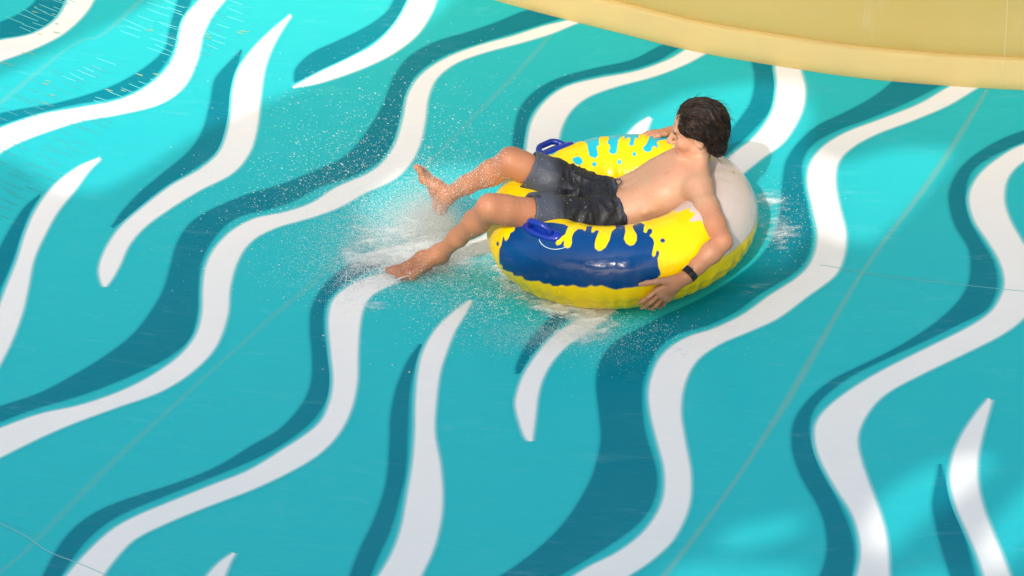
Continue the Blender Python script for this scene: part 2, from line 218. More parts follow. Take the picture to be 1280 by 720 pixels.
def mesh_obj(name, verts, faces, mat=None, parent=None, smooth=True, cols=None, colname="paint", attrs=None):
    me = bpy.data.meshes.new(name)
    verts = np.asarray(verts, dtype=np.float32)
    if isinstance(faces, np.ndarray):
        n = faces.shape[1]
        me.vertices.add(len(verts)); me.vertices.foreach_set("co", verts.ravel())
        me.loops.add(faces.size); me.loops.foreach_set("vertex_index", faces.astype(np.int32).ravel())
        me.polygons.add(len(faces))
        me.polygons.foreach_set("loop_start", np.arange(0, faces.size, n, dtype=np.int32))
        me.polygons.foreach_set("loop_total", np.full(len(faces), n, dtype=np.int32))
        me.update(calc_edges=True)
    else:
        me.from_pydata([tuple(v) for v in verts.tolist()], [], faces)
    me.validate()
    if smooth:
        me.polygons.foreach_set("use_smooth", np.ones(len(me.polygons), dtype=bool))
    if cols is not None:
        a = me.color_attributes.new(colname, 'FLOAT_COLOR', 'POINT')
        c = np.ones((len(verts), 4), dtype=np.float32); c[:, :3] = cols
        a.data.foreach_set("color", c.ravel())
    if attrs:
        for k, v in attrs.items():
            a = me.attributes.new(k, 'FLOAT', 'POINT')
            a.data.foreach_set("value", np.asarray(v, dtype=np.float32))
    if mat: me.materials.append(mat)
    me.update()
    o = bpy.data.objects.new(name, me)
    return link(o, parent)

def spline(pts, n):
    """catmull-rom through pts, resampled to n points by arc length"""
    p = np.array(pts, float)
    p = np.vstack([2 * p[0] - p[1], p, 2 * p[-1] - p[-2]])
    out = []
    t = np.linspace(0, 1, 9)[:-1][:, None]
    for i in range(1, len(p) - 2):
        a, b, c, d = p[i - 1], p[i], p[i + 1], p[i + 2]
        out.append(0.5 * ((2 * b) + (c - a) * t + (2 * a - 5 * b + 4 * c - d) * t ** 2 + (3 * b - a - 3 * c + d) * t ** 3))
    out.append(p[-2][None]); q = np.vstack(out)
    s = np.r_[0, np.cumsum(np.linalg.norm(np.diff(q, axis=0), axis=1))]
    u = np.linspace(0, s[-1], n)
    return np.stack([np.interp(u, s, q[:, k]) for k in range(q.shape[1])], 1)

def inside(px, py, poly):
    poly = np.asarray(poly); x0, y0 = poly[:, 0], poly[:, 1]
    x1, y1 = np.roll(x0, -1), np.roll(y0, -1)
    r = np.zeros(px.shape, bool)
    for a, b, c, d in zip(x0, y0, x1, y1):
        if b == d: continue
        hit = ((b > py) != (d > py)) & (px < (c - a) * (py - b) / (d - b) + a)
        r ^= hit
    return r

def vnoise(p, seed=0):
    """smooth value noise, p (n,3) -> [-1,1]"""
    i = np.floor(p).astype(np.int64); f = p - i; f = f * f * (3 - 2 * f)
    def h(ix, iy, iz):
        n = (ix * 374761393 + iy * 668265263 + iz * 2147483647 + seed * 1274126177) & 0xffffffff
        n = ((n ^ (n >> 13)) * 1274126177) & 0xffffffff
        return ((n ^ (n >> 16)) & 0xffff) / 32767.5 - 1
    r = 0
    for dx in (0, 1):
        wx = f[:, 0] if dx else 1 - f[:, 0]
        for dy in (0, 1):
            wy = f[:, 1] if dy else 1 - f[:, 1]
            for dz in (0, 1):
                wz = f[:, 2] if dz else 1 - f[:, 2]
                r = r + wx * wy * wz * h(i[:, 0] + dx, i[:, 1] + dy, i[:, 2] + dz)
    return r
def fbm(p, o=4, seed=0):
    r = 0; a = 1; s = 0
    for k in range(o):
        r = r + a * vnoise(p * (2 ** k) + 17.3 * k, seed + k); s += a; a *= .5
    return r / s

# ------------------------------------------------------------------ materials
def new_mat(name):
    mt = bpy.data.materials.new(name); mt.use_nodes = True
    nt = mt.node_tree; return mt, nt, nt.nodes["Principled BSDF"]
def N(nt, t, **kw):
    n = nt.nodes.new(t)
    for k, v in kw.items():
        if hasattr(n, k): setattr(n, k, v)
        else: n.inputs[k].default_value = v
    return n
def L(nt, a, b): nt.links.new(a, b)
def math_node(nt, op, a, b=None, c=None, clamp=False):
    n = nt.nodes.new("ShaderNodeMath"); n.operation = op; n.use_clamp = clamp
    for i, v in enumerate((a, b, c)):
        if v is None: continue
        if isinstance(v, (int, float)): n.inputs[i].default_value = v
        else: nt.links.new(v, n.inputs[i])
    return n.outputs[0]
def mixc(nt, f, a, b, mode='MIX'):
    n = nt.nodes.new("ShaderNodeMix"); n.data_type = 'RGBA'; n.blend_type = mode
    for s, v in ((n.inputs[0], f), (n.inputs[6], a), (n.inputs[7], b)):
        if isinstance(v, (int, float)): s.default_value = v
        elif isinstance(v, tuple): s.default_value = (*v, 1)
        else: nt.links.new(v, s)
    return n.outputs[2]
def noise(nt, scale, detail=4, rough=.5, rot=(0, 0, 0), sc=(1, 1, 1), loc=(0, 0, 0)):
    tc = nt.nodes.new("ShaderNodeNewGeometry")
    mp = N(nt, "ShaderNodeMapping"); mp.vector_type = 'TEXTURE'
    mp.inputs['Rotation'].default_value = rot; mp.inputs['Scale'].default_value = sc; mp.inputs['Location'].default_value = loc
    L(nt, tc.outputs['Position'], mp.inputs[0])
    n = N(nt, "ShaderNodeTexNoise"); n.inputs['Scale'].default_value = scale
    n.inputs['Detail'].default_value = detail; n.inputs['Roughness'].default_value = rough
    L(nt, mp.outputs[0], n.inputs['Vector']); return n.outputs[0]
def ramp(nt, v, lo, hi, a=0., b=1.):
    n = nt.nodes.new("ShaderNodeMapRange"); n.interpolation_type = 'SMOOTHSTEP'
    nt.links.new(v, n.inputs[0]); n.inputs[1].default_value = lo; n.inputs[2].default_value = hi
    n.inputs[3].default_value = a; n.inputs[4].default_value = b; return n.outputs[0]

def wet_floor_material():
    mt, nt, b = new_mat("wet_painted_fibreglass")
    at = N(nt, "ShaderNodeAttribute", attribute_name="paint")
    big = noise(nt, 1.6, 3, .5)
    c = mixc(nt, ramp(nt, big, .35, .7, 0, .04), at.outputs['Color'], (.06, .50, .52))
    # thin water running across in fine streaks (the flow turns as it crosses the bowl)
    s1 = noise(nt, 30, 5, .6, rot=(0, 0, -.28), sc=(5, 1, 1))
    s2 = noise(nt, 70, 4, .65, rot=(0, 0, -.5), sc=(7, 1, 1))
    s3 = noise(nt, 5, 5, .62, rot=(0, 0, -.4), sc=(2.2, 1, 1))
    wash = math_node(nt, 'MULTIPLY', ramp(nt, s1, .52, .78, 0, 1), ramp(nt, s3, .42, .7, .12, 1))
    c = mixc(nt, math_node(nt, 'MULTIPLY', wash, .11), c, (.45, .80, .82))
    sp = math_node(nt, 'MULTIPLY', ramp(nt, s2, .70, .80, 0, 1), ramp(nt, s3, .50, .68, 0, 1))
    c = mixc(nt, math_node(nt, 'MULTIPLY', sp, .45), c, (.8, .86, .86))
    # faint chalky wear
    w = noise(nt, 3.1, 6, .7, loc=(4, 2, 0))
    c = mixc(nt, ramp(nt, w, .60, .74, 0, .035), c, (.45, .62, .60))
    L(nt, c, b.inputs['Base Color'])
    L(nt, ramp(nt, s3, .3, .7, .16, .30), b.inputs['Roughness'])
    b.inputs['IOR'].default_value = 1.30
    b.inputs['Specular IOR Level'].default_value = .06
    b.inputs['Coat Weight'].default_value = .08
    b.inputs['Coat IOR'].default_value = 1.33
    b.inputs['Coat Roughness'].default_value = .10
    h = math_node(nt, 'ADD', math_node(nt, 'MULTIPLY', s1, 1.0), math_node(nt, 'MULTIPLY', s2, .35))
    h = math_node(nt, 'ADD', h, math_node(nt, 'MULTIPLY', s3, 2.0))
    bp = N(nt, "ShaderNodeBump"); bp.inputs['Strength'].default_value = .35; bp.inputs['Distance'].default_value = .004
    L(nt, h, bp.inputs['Height']); L(nt, bp.outputs[0], b.inputs['Normal']); L(nt, bp.outputs[0], b.inputs['Coat Normal'])
    return mt

def simple(name, col, rough=.4, ior=1.45, bump=0, bs=80, coat=0, var=0, sss=0):
    mt, nt, b = new_mat(name)
    if var:
        c = mixc(nt, ramp(nt, noise(nt, bs * .2, 4), .3, .7, 0, var), col, tuple(v * .55 for v in col))
        L(nt, c, b.inputs['Base Color'])
    else: b.inputs['Base Color'].default_value = (*col, 1)
    b.inputs['Roughness'].default_value = rough; b.inputs['IOR'].default_value = ior
    b.inputs['Coat Weight'].default_value = coat; b.inputs['Coat Roughness'].default_value = .08
    if bump:
        bp = N(nt, "ShaderNodeBump"); bp.inputs['Strength'].default_value = bump; bp.inputs['Distance'].default_value = .003
        L(nt, noise(nt, bs, 5, .6), bp.inputs['Height']); L(nt, bp.outputs[0], b.inputs['Normal'])
    return mt

M_FLOOR = wet_floor_material()

def vinyl_material():
    mt, nt, b = new_mat("wet_vinyl")
    at = N(nt, "ShaderNodeAttribute", attribute_name="paint")
    c = mixc(nt, ramp(nt, noise(nt, 22, 5, .6), .5, .8, 0, .03), at.outputs['Color'], (.5, .5, .3))
    L(nt, c, b.inputs['Base Color'])
    b.inputs['Roughness'].default_value = .22; b.inputs['IOR'].default_value = 1.5
    b.inputs['Specular IOR Level'].default_value = .12; b.inputs['Coat Weight'].default_value = .22; b.inputs['Coat Roughness'].default_value = .04
    h = math_node(nt, 'ADD', noise(nt, 14, 3, .5), math_node(nt, 'MULTIPLY', noise(nt, 90, 4, .6, sc=(1, 1, 1)), .12))
    bp = N(nt, "ShaderNodeBump"); bp.inputs['Strength'].default_value = .5; bp.inputs['Distance'].default_value = .008
    L(nt, h, bp.inputs['Height']); L(nt, bp.outputs[0], b.inputs['Normal']); L(nt, bp.outputs[0], b.inputs['Coat Normal'])
    return mt
M_VINYL = vinyl_material()

def skin_material():
    mt, nt, b = new_mat("wet_skin")
    at = N(nt, "ShaderNodeAttribute", attribute_name="paint")
    c = mixc(nt, ramp(nt, noise(nt, 20, 5, .65), .38, .72, 0, .34), at.outputs['Color'], (.44, .16, .10))
    c = mixc(nt, ramp(nt, noise(nt, 160, 3, .6), .55, .8, 0, .15), c, (.30, .12, .07))
    L(nt, c, b.inputs['Base Color'])
    L(nt, ramp(nt, noise(nt, 70, 4), .35, .65, .40, .62), b.inputs['Roughness'])
    b.inputs['Subsurface Weight'].default_value = .12
    b.inputs['Subsurface Radius'].default_value = (1, .35, .2)
    b.inputs['Subsurface Scale'].default_value = .012
    bp = N(nt, "ShaderNodeBump"); bp.inputs['Strength'].default_value = .25; bp.inputs['Distance'].default_value = .002
    L(nt, noise(nt, 120, 5, .7), bp.inputs['Height']); L(nt, bp.outputs[0], b.inputs['Normal'])
    return mt
M_SKIN = skin_material()

def foam_material():
    mt, nt, b = new_mat("foaming_water")
    at = N(nt, "ShaderNodeAttribute", attribute_name="foam")
    b.inputs['Base Color'].default_value = (.80, .87, .89, 1)
    b.inputs['Roughness'].default_value = .5
    # open gaps between the froth
    tr = N(nt, "ShaderNodeBsdfTransparent"); tr.inputs[0].default_value = (1, 1, 1, 1)
    n1 = noise(nt, 55, 6, .75, rot=(0, 0, -.4), sc=(2.6, 1, 1))
    n2 = noise(nt, 14, 5, .7, rot=(0, 0, -.2), sc=(1.5, 1, 1))
    s = math_node(nt, 'ADD', math_node(nt, 'MULTIPLY', n1, .6), math_node(nt, 'MULTIPLY', n2, .6))   # ~0.6
    v = math_node(nt, 'SUBTRACT', math_node(nt, 'ADD', s, at.outputs['Fac']), 1.0)
    a = ramp(nt, v, -.06, .36, 0, .85)
    a = math_node(nt, 'MULTIPLY', a, ramp(nt, at.outputs['Fac'], .02, .25, 0, 1))
    ms = N(nt, "ShaderNodeMixShader"); L(nt, a, ms.inputs[0]); L(nt, tr.outputs[0], ms.inputs[1]); L(nt, b.outputs[0], ms.inputs[2])
    L(nt, ms.outputs[0], nt.nodes["Material Output"].inputs[0])
    bp = N(nt, "ShaderNodeBump"); bp.inputs['Strength'].default_value = .5; bp.inputs['Distance'].default_value = .006
    L(nt, s, bp.inputs['Height']); L(nt, bp.outputs[0], b.inputs['Normal'])
    return mt

TURQ = np.array((.020, .475, .53)); BLUE = np.array((.0, .195, .268)); WHITE = np.array((.81, .82, .82))

# ------------------------------------------------------------------ ground and slide floor
g = mesh_obj("ground", [(-600, -600, -1.5), (600, -600, -1.5), (600, 600, -1.5), (-600, 600, -1.5)], [(0, 1, 2, 3)],
             simple("pale_concrete", (.38, .36, .33), .8, bump=.3, bs=6, var=.3), smooth=False)
tag(g, kind="structure")

slide = empty("slide_floor")
tag(slide, kind="structure")
col_a = [-12.6, -10.35, -8.05, -5.75, -3.45, -1.235, 1.13, 3.4, 5.7, 8.0, 10.3]
col_m = [.54] * 6 + [.53] * 5
rows_cn = [(-14.5, -.75), (-11.0, -.8), (-7.6, -.85), (-3.87, -.95), (.19, -.6), (3.9, -.6), (7.3, -.6), (10.6, -.6)]
def meet(c, r):
    a, mm = col_a[c], col_m[c]; cc, n = rows_cn[r]
    y = (cc + n * a) / (1 - n * mm); return np.array((a + mm * y, y))
G = 40
JOINTS = {5: [(-2.9, -3.2), (-2.27, -2.02), (-2.17, -1.81), (-1.9, -1.18), (-1.46, -.35), (-1.21, .06), (-.66, 1.07), (-.11, 2.01), (.9, 4.0)],
          6: [(-1.2, -4.4), (-.06, -2.33), (.38, -1.46), (.89, -.37), (1.44, .58), (2.6, 2.8)],
          4: [(-3.6, -.3), (-2.41, 1.93), (-2.1, 2.31), (-1.3, 4)]}
def joint_dx(c, y):
    if c not in JOINTS: return 0 * y
    q = spline(JOINTS[c], 200); d = q[:, 0] - (col_a[c] + col_m[c] * q[:, 1])
    return np.interp(y, np.r_[q[0, 1] - 2, q[:, 1], q[-1, 1] + 2], np.r_[0, d, 0])
gi = np.arange(G * G).reshape(G, G)
quad = lambda gi: np.stack([gi[:-1, :-1], gi[1:, :-1], gi[1:, 1:], gi[:-1, 1:]], -1).reshape(-1, 4)
for c in range(len(col_a) - 1):
    for r_ in range(len(rows_cn) - 1):
        if c == 4 and r_ in (3, 4):           # this column has no joint there: one long panel
            if r_ == 4: continue
            p00, p10, p11, p01 = meet(c, 3), meet(c + 1, 3), meet(c + 1, 5), meet(c, 5)
        else:
            p00, p10, p11, p01 = meet(c, r_), meet(c + 1, r_), meet(c + 1, r_ + 1), meet(c, r_ + 1)
        ctr = (p00 + p10 + p11 + p01) / 4
        sh = lambda p: p + (ctr - p) / np.linalg.norm(ctr - p) * .0006
        p00, p10, p11, p01 = map(sh, (p00, p10, p11, p01))
        s, t = np.meshgrid(np.linspace(0, 1, G), np.linspace(0, 1, G), indexing='ij')
        s = s[..., None]; t = t[..., None]
        P = (1 - s) * (1 - t) * p00 + s * (1 - t) * p10 + s * t * p11 + (1 - s) * t * p01
        yy = P[..., 1]; P[..., 0] += (1 - s[..., 0]) * joint_dx(c, yy) + s[..., 0] * joint_dx(c + 1, yy)
        P = P.reshape(-1, 2)
        mesh_obj("panel", np.c_[P, fz(P[:, 0], P[:, 1])], quad(gi), M_FLOOR, slide, cols=np.tile(TURQ, (len(P), 1)))

def strip(name, pts, width, h, col, parent, n=80, edge=.6, mat=None, wander=0):
    p = spline(pts, n); t = np.gradient(p, axis=0); t /= np.linalg.norm(t, axis=1)[:, None]
    nr = np.c_[-t[:, 1], t[:, 0]]
    if wander:
        s = np.linspace(0, 40, n)
        p = p + nr * (np.sin(s) * .3 + np.sin(s * 2.3 + 1) * .2)[:, None] * wander
    W = width * (1 + .25 * np.sin(np.linspace(0, 31, n)))[:, None] if wander else width
    rowsv = [p + nr * W * k for k in (-.5, -.5 * edge * .4, .5 * edge * .4, .5)]
    V = np.stack(rowsv, 1).reshape(-1, 2)
    cc = np.tile(np.stack([TURQ, col, col, TURQ]), (n, 1))
    gi = np.arange(n * 4).reshape(n, 4)
    return mesh_obj(name, np.c_[V, fz(V[:, 0], V[:, 1]) + h], quad(gi), mat or M_FLOOR, parent, cols=cc)

SEAM = np.array((.11, .44, .44))
for c, pts in JOINTS.items():
    strip("seam_sealant", pts, .034, .0003, SEAM if c == 6 else .5 * SEAM + .5 * TURQ, slide, 160, edge=.7, wander=.002)
strip("joint_line", [(-3.1, -1.0), (-2.3, -1.69), (-2.12, -1.89), (-1.94, -2.04), (-1.2, -2.7)], .004, .0015, np.array((.34, .56, .56)), slide, 60)
strip("joint_line", [(.74, -.27), (.80, -.31), (.95, -.42), (1.34, -.65), (2.6, -1.4)], .004, .0015, np.array((.24, .52, .52)), slide, 60)

def run_out(l, r):
    """carry a stripe that leaves the measured area on to a tapered tip"""
    l = [np.array(p) for p in l]; r = [np.array(p) for p in r]
    for _ in range(2):
        e = (l[-1] + r[-1]) / 2; wd = np.linalg.norm(l[-1] - r[-1])
        if wd > .022 and np.hypot(*e) > 1.0:
            d = (l[-1] - l[-2]) / np.linalg.norm(l[-1] - l[-2]) + (r[-1] - r[-2]) / np.linalg.norm(r[-1] - r[-2]); d /= np.linalg.norm(d)
            sd = np.array((-d[1], d[0])); l0, r0 = l[-1], r[-1]
            for k, cv, sq in ((.35, .03, 0), (.7, .0, .15), (1.05, -.08, .5), (1.4, -.05, .97)):
                o = d * k + sd * cv; m_ = e + o
                l.append((l0 + o) * (1 - sq) + m_ * sq); r.append((r0 + o) * (1 - sq) + m_ * sq)
        l, r = l[::-1], r[::-1]
    return l, r
def stripe(name, left, right, col, h, mid=TURQ):
    left, right = run_out(left, right)
    n = 190
    a, b = spline(left, n), spline(right, n)
    w = np.linalg.norm(a - b, axis=1)
    def outward(p, q):
        t = np.gradient(p, axis=0); t /= np.linalg.norm(t, axis=1)[:, None] + 1e-9
        nr = np.c_[-t[:, 1], t[:, 0]]
        sgn = np.sign(((p - q) * nr).sum(1).sum()) or 1
        return nr * sgn
    oa, ob = outward(a, b), outward(b, a)
    e_in = np.minimum(.006, w * .3)[:, None]; e_out = .015
    cols, V = [], []
    for f, cc in ((a + oa * e_out, mid), (a + oa * e_out * .35, .75 * mid + .25 * col), (a - oa * e_in * .4, .2 * mid + .8 * col), (a - oa * e_in, col),
                  (b - ob * e_in, col), (b - ob * e_in * .4, .2 * mid + .8 * col), (b + ob * e_out * .35, .75 * mid + .25 * col), (b + ob * e_out, mid)):
        V.append(f); cols.append(np.tile(cc, (n, 1)))
    # a wide stripe needs rows across it so that it follows the bowl
    V = V[:4] + [a + (b - a) * k for k in (.35, .65)] + V[4:]
    cols = cols[:4] + [np.tile(col, (n, 1))] * 2 + cols[4:]
    k = len(V); hh = np.tile(np.array([h - .00035, h - .0001] + [h] * (k - 4) + [h - .0001, h - .00035]), n)
    V = np.stack(V, 1).reshape(-1, 2); cols = np.stack(cols, 1).reshape(-1, 3)
    gi = np.arange(n * k).reshape(n, k)
    return mesh_obj(name, np.c_[V, fz(V[:, 0], V[:, 1]) + hh], quad(gi), M_FLOOR, slide, cols=cols)
for l_, r_ in BLUE_STRIPES: stripe("blue_stripe", l_, r_, BLUE, .0007)
for l_, r_ in WHITE_STRIPES: stripe("white_stripe", l_, r_, WHITE, .0013)

# ------------------------------------------------------------------ yellow flume wall behind
wall_mat, nt, b = new_mat("yellow_gelcoat")
c = mixc(nt, ramp(nt, noise(nt, 2.5, 5, .6), .35, .75, 0, .35), (.55, .42, .135), (.50, .40, .15))
c = mixc(nt, ramp(nt, noise(nt, 5, 4, .6, sc=(.6, .6, 3)), .6, .75, 0, .25), c, (.62, .55, .40))
L(nt, c, b.inputs['Base Color']); b.inputs['Roughness'].default_value = .32
b.inputs['Coat Weight'].default_value = .3
base = spline([(-6.2, 9.6), (-4.2, 6.9), (-2.4, 4.55)] + WALL_BASE + [(3.2, .25), (4.8, -.15), (6.5, -.2)], 220)
t = np.gradient(base, axis=0); t /= np.linalg.norm(t, axis=1)[:, None]
nrm = np.c_[t[:, 1], -t[:, 0]]          # towards the basin
if (nrm * (np.array((0, 0)) - base)).sum(1).mean() < 0: nrm = -nrm
chute = empty("yellow_slide_wall", (1.0, 1.3, fz(1, 1.3)))
tag(chute, "smooth yellow curved slide wall rising behind the turquoise floor at upper right", "slide wall")
def sweep(name, prof, mat):
    k = len(prof); z0 = fz(base[:, 0], base[:, 1])
    V = np.stack([np.c_[base + nrm * o, z0 + z] for o, z in prof], 1).reshape(-1, 3) - np.array(chute.location)
    gi = np.arange(len(base) * k).reshape(-1, k)
    return mesh_obj(name, V, quad(gi), mat, chute)
lip = [(-.03, -.02), (-.004, -.02), (.006, .0), (.008, .008), (.004, .03), (-.006, .055), (-.018, .08), (-.026, .098), (-.030, .108), (-.034, .114), (-.042, .118), (-.055, .119), (-.08, .118)]
lip_mat = simple("lit_yellow_gelcoat", (.64, .50, .205), .35, var=.12, bs=20)  # wall yellow made paler: the lip's brighter light painted into its colour
sweep("bottom_lip", lip, lip_mat)
body_prof = [(-.070, .100), (-.064, .119), (-.062, .13), (-.066, .16), (-.085, .22), (-.11, .32), (-.13, .45), (-.14, .6), (-.13, .8), (-.10, 1.0), (-.06, 1.15),
             (-.02, 1.24), (0, 1.27), (-.005, 1.30), (-.03, 1.32), (-.07, 1.31), (-.10, 1.27), (-.16, 1.1), (-.19, .9), (-.2, .5), (-.15, .1), (-.10, .0), (-.06, -.02)]
sweep("wall_face", body_prof, wall_mat)
jm = simple("pale_joint_filler", (.62, .54, .30), .5)
for target in ((1.69, .90), (-3.6, 6.0)):                 # vertical joints between the moulded sections
    i = int(np.argmin(np.linalg.norm(base - np.array(target), axis=1)))
    for prof_, nm in ((lip, "lip_joint"), (body_prof[:13], "wall_joint")):
        V = []
        for o, z in prof_:
            for q in (-.002, .002): pp = base[i] + t[i] * q + nrm[i] * (o + .0015); V.append((pp[0], pp[1], fz(*base[i]) + z + .0006))
        mesh_obj(nm, np.array(V) - np.array(chute.location), [(2 * k, 2 * k + 1, 2 * k + 3, 2 * k + 2) for k in range(len(prof_) - 1)], jm, chute)

# ------------------------------------------------------------------ unseen sheet added behind the viewer: its gaps shape the sun patches
gobo = empty("shade_gobo", (-3.5, -11, 0))
tag(gobo, "unseen white sheet added above the slide, its gaps cut to shape sun patches", "gobo")
cv = simple("gobo_fabric", (.75, .74, .70), .8, bump=.2, bs=30)
H = 7.5
outer = [(-9.5, -17.5), (2.5, -17.5), (2.5, -5.0), (-9.5, -5.0)]
loops = [[Vector((x + 3.5, y + 11, H)) for x, y in outer]] + [[Vector((x + 3.5, y + 11, H)) for x, y in h] for h in GOBO_HOLES]
tris = tessellate_polygon(loops)
flat = [v for lp in loops for v in lp]
sheet = mesh_obj("gobo_sheet", flat, [tuple(t_) for t_ in tris], cv, gobo, smooth=False)
md = sheet.modifiers.new("thickness", 'SOLIDIFY'); md.thickness = .03
for x, y in ((-9.3, -17.3), (2.3, -17.3), (2.3, -5.2), (-9.3, -5.2)):
    z0 = -1.5; bm = bmesh.new()
    bmesh.ops.create_cone(bm, cap_ends=True, segments=16, radius1=.09, radius2=.06, depth=H - z0 + .1, matrix=Matrix.Translation((x + 3.5, y + 11, (H + z0) / 2)))
    me = bpy.data.meshes.new("gobo_post"); bm.to_mesh(me); bm.free(); me.materials.append(cv)
    link(bpy.data.objects.new("gobo_post", me), gobo)

# ------------------------------------------------------------------ inflatable tube
R1, R2 = .375, .16
YEL = np.array((.82, .56, .002)); TBLUE = np.array((.001, .045, .175)); TTURQ = np.array((.01, .42, .53)); TWHITE = np.array((.56, .465, .425))
tube = empty("inflatable_tube", (0, 0, 0))
tag(tube, "round yellow inflatable tube with blue and turquoise splash print carrying the boy", "inflatable tube")
NT, NP = 1500, 280
th = np.linspace(-180, 180, NT, endpoint=False)[:, None] + np.zeros((1, NP))
ph = np.linspace(-180, 180, NP, endpoint=False)[None, :] + np.zeros((NT, 1))
TH, PH = th.ravel(), ph.ravel()
def in_print(polys):
    m_ = np.zeros(TH.shape, bool)
    for poly in polys:
        poly = np.array(poly)
        lo, hi = poly.min(0) - 1, poly.max(0) + 1
        k = np.where((TH > lo[0]) & (TH < hi[0]) & (PH > lo[1]) & (PH < hi[1]))[0]
        m_[k] |= inside(TH[k], PH[k], poly)
    return m_
cols = np.tile(YEL, (len(TH), 1))
def coverage(polys):
    acc = 0; th0, ph0 = TH.copy(), PH.copy(); dt, dp = 360 / NT, 360 / NP
    for ox in (-.36, 0, .36):
        for oy in (-.36, 0, .36):
            TH[:] = th0 + ox * dt * 1.2; PH[:] = ph0 + oy * dp * 1.2; acc = acc + in_print(polys)
    TH[:] = th0; PH[:] = ph0
    return (acc / 9.0)[:, None]
wb_ = coverage(PRINT_BLUE); cols = cols * (1 - wb_) + TBLUE * wb_
wt_ = coverage(PRINT_TURQUOISE); cols = cols * (1 - wt_) + TTURQ * wt_
jag = 3.0 * np.sin(np.radians(PH) * 9) + 2 * np.sin(np.radians(PH) * 23 + 1)
jl = 1.3 * np.abs(np.sin(np.radians(TH) * 40)) - .6
wh = (TH > -50 + jag) & (TH < 44 + jag) & (PH > .5 + jl) & (PH < 150)
ypatch = ((TH - 20) ** 2 / 30 + (PH - 92) ** 2 / 200 < 1) | ((TH + 12) ** 2 / 14 + (PH - 112) ** 2 / 120 < 1)
cols[wh] = TWHITE; cols[wh & ypatch] = .55 * YEL + .45 * TWHITE
edge = wh & (PH < 3.0 + jl)
cols[edge] = np.array((.62, .42, .12))
t_, p_ = np.radians(TH), np.radians(PH)
q3 = np.c_[np.cos(t_) * 9, np.sin(t_) * 9, p_ * 1.5]
seam_in = np.exp(-((PH + 30) / 5.0) ** 2)
puck = np.sin(t_ * 46 + 1.5 * np.sin(t_ * 11)) * np.exp(-((PH + 34) / 22) ** 2)
rr = R2 + .0022 * vnoise(q3) + .0032 * puck - .0028 * seam_in * 1.0
rr += .0018 * np.sin(t_ * 31 + 2 * np.sin(5 * t_)) * np.exp(-((np.abs(PH) - 150) / 25) ** 2)
X = (R1 + rr * np.cos(p_)) * np.cos(t_); Y = (R1 + rr * np.cos(p_)) * np.sin(t_); Z = R2 + .006 + rr * np.sin(p_)
gi = np.arange(NT * NP).reshape(NT, NP); g2 = np.roll(gi, -1, 0); g3 = np.roll(gi, -1, 1); g4 = np.roll(g2, -1, 1)
mesh_obj("ring", np.c_[X, Y, Z], np.stack([gi, g2, g4, g3], -1).reshape(-1, 4), M_VINYL, tube, cols=cols)

M_HANDLE = simple("blue_plastic", (.002, .022, .27), .3, coat=.25)
def tube_frame(th_, ph_, h=0):
    a, b_ = math.radians(th_), math.radians(ph_)
    n = Vector((math.cos(b_) * math.cos(a), math.cos(b_) * math.sin(a), math.sin(b_)))
    t = Vector((-math.sin(a), math.cos(a), 0)); bi = n.cross(t)
    p = Vector((R1 * math.cos(a), R1 * math.sin(a), R2 + .006)) + n * (R2 + h)
    return p, t, bi, n
def sweep_tube(path, rad, seg=12, squash=None):
    """tube along path (list of Vector); rad list/float; returns verts, faces"""
    V, Fc = [], []
    n = len(path); up = None
    for i, p in enumerate(path):
        d = (path[min(i + 1, n - 1)] - path[max(i - 1, 0)]).normalized()
        if up is None: up = d.orthogonal().normalized()
        up = (up - d * up.dot(d)).normalized(); s_ = d.cross(up)
        r0 = rad[i] if hasattr(rad, '__len__') else rad
        for k in range(seg):
            a = 2 * math.pi * k / seg
            V.append(p + up * math.cos(a) * r0 + s_ * math.sin(a) * r0)
    for i in range(n - 1):
        for k in range(seg):
            Fc.append((i * seg + k, i * seg + (k + 1) % seg, (i + 1) * seg + (k + 1) % seg, (i + 1) * seg + k))
    Fc.append(tuple(range(seg))[::-1]); Fc.append(tuple((n - 1) * seg + k for k in range(seg)))
    return V, Fc
def make_handle(th0, ph0, length=.175, yaw=0, lean=0, tall=1):
    hd = bpy.data.objects.new("handle", None); link(hd, tube)
    dth = math.degrees(length / (R1 + R2 * math.cos(math.radians(ph0))))
    # oval base pad lying on the vinyl
    V = []; nr, na = 6, 40
    prof = [(1.12, .0008), (1.08, .006), (1.0, .010), (.8, .012), (.5, .0125), (0.02, .0125)]
    for k, (s_, h) in enumerate(prof):
        for i in range(na):
            a = 2 * math.pi * i / na
            u_ = math.copysign(abs(math.cos(a)) ** .6, math.cos(a)) * s_ * .5 * dth; v_ = math.copysign(abs(math.sin(a)) ** .8, math.sin(a)) * s_ * 9.5
            p, *_ = tube_frame(th0 + u_ * math.cos(yaw) , ph0 + v_ + u_ * math.sin(yaw), h + .0005); V.append(p)
    Fc = [(k * na + i, k * na + (i + 1) % na, (k + 1) * na + (i + 1) % na, (k + 1) * na + i) for k in range(nr - 1) for i in range(na)]
    Fc.append(tuple((nr - 1) * na + i for i in range(na)))
    mesh_obj("pad", [tuple(v) for v in V], Fc, M_HANDLE, hd)
    path = []
    for i in range(26):
        s_ = i / 25
        u_ = (s_ - .5) * .60 * dth
        h = .006 + .044 * min(1, math.sin(math.pi * min(max(s_, 0.001), .999)) ** .42 * 1.15)
        if i in (0, 25): h = 0.004
        p, t, bi, n = tube_frame(th0 + u_, ph0, 0)
        path.append(p + n * h * tall + bi * lean * (h / .04))
    v, f_ = sweep_tube(path, [.016 if i in (0, 25) else .0125 for i in range(26)], 14)
    mesh_obj("grip", [tuple(a) for a in v], f_, M_HANDLE, hd)
    return hd
make_handle(-138, 68)
make_handle(123, 70, lean=-.03, tall=.55)
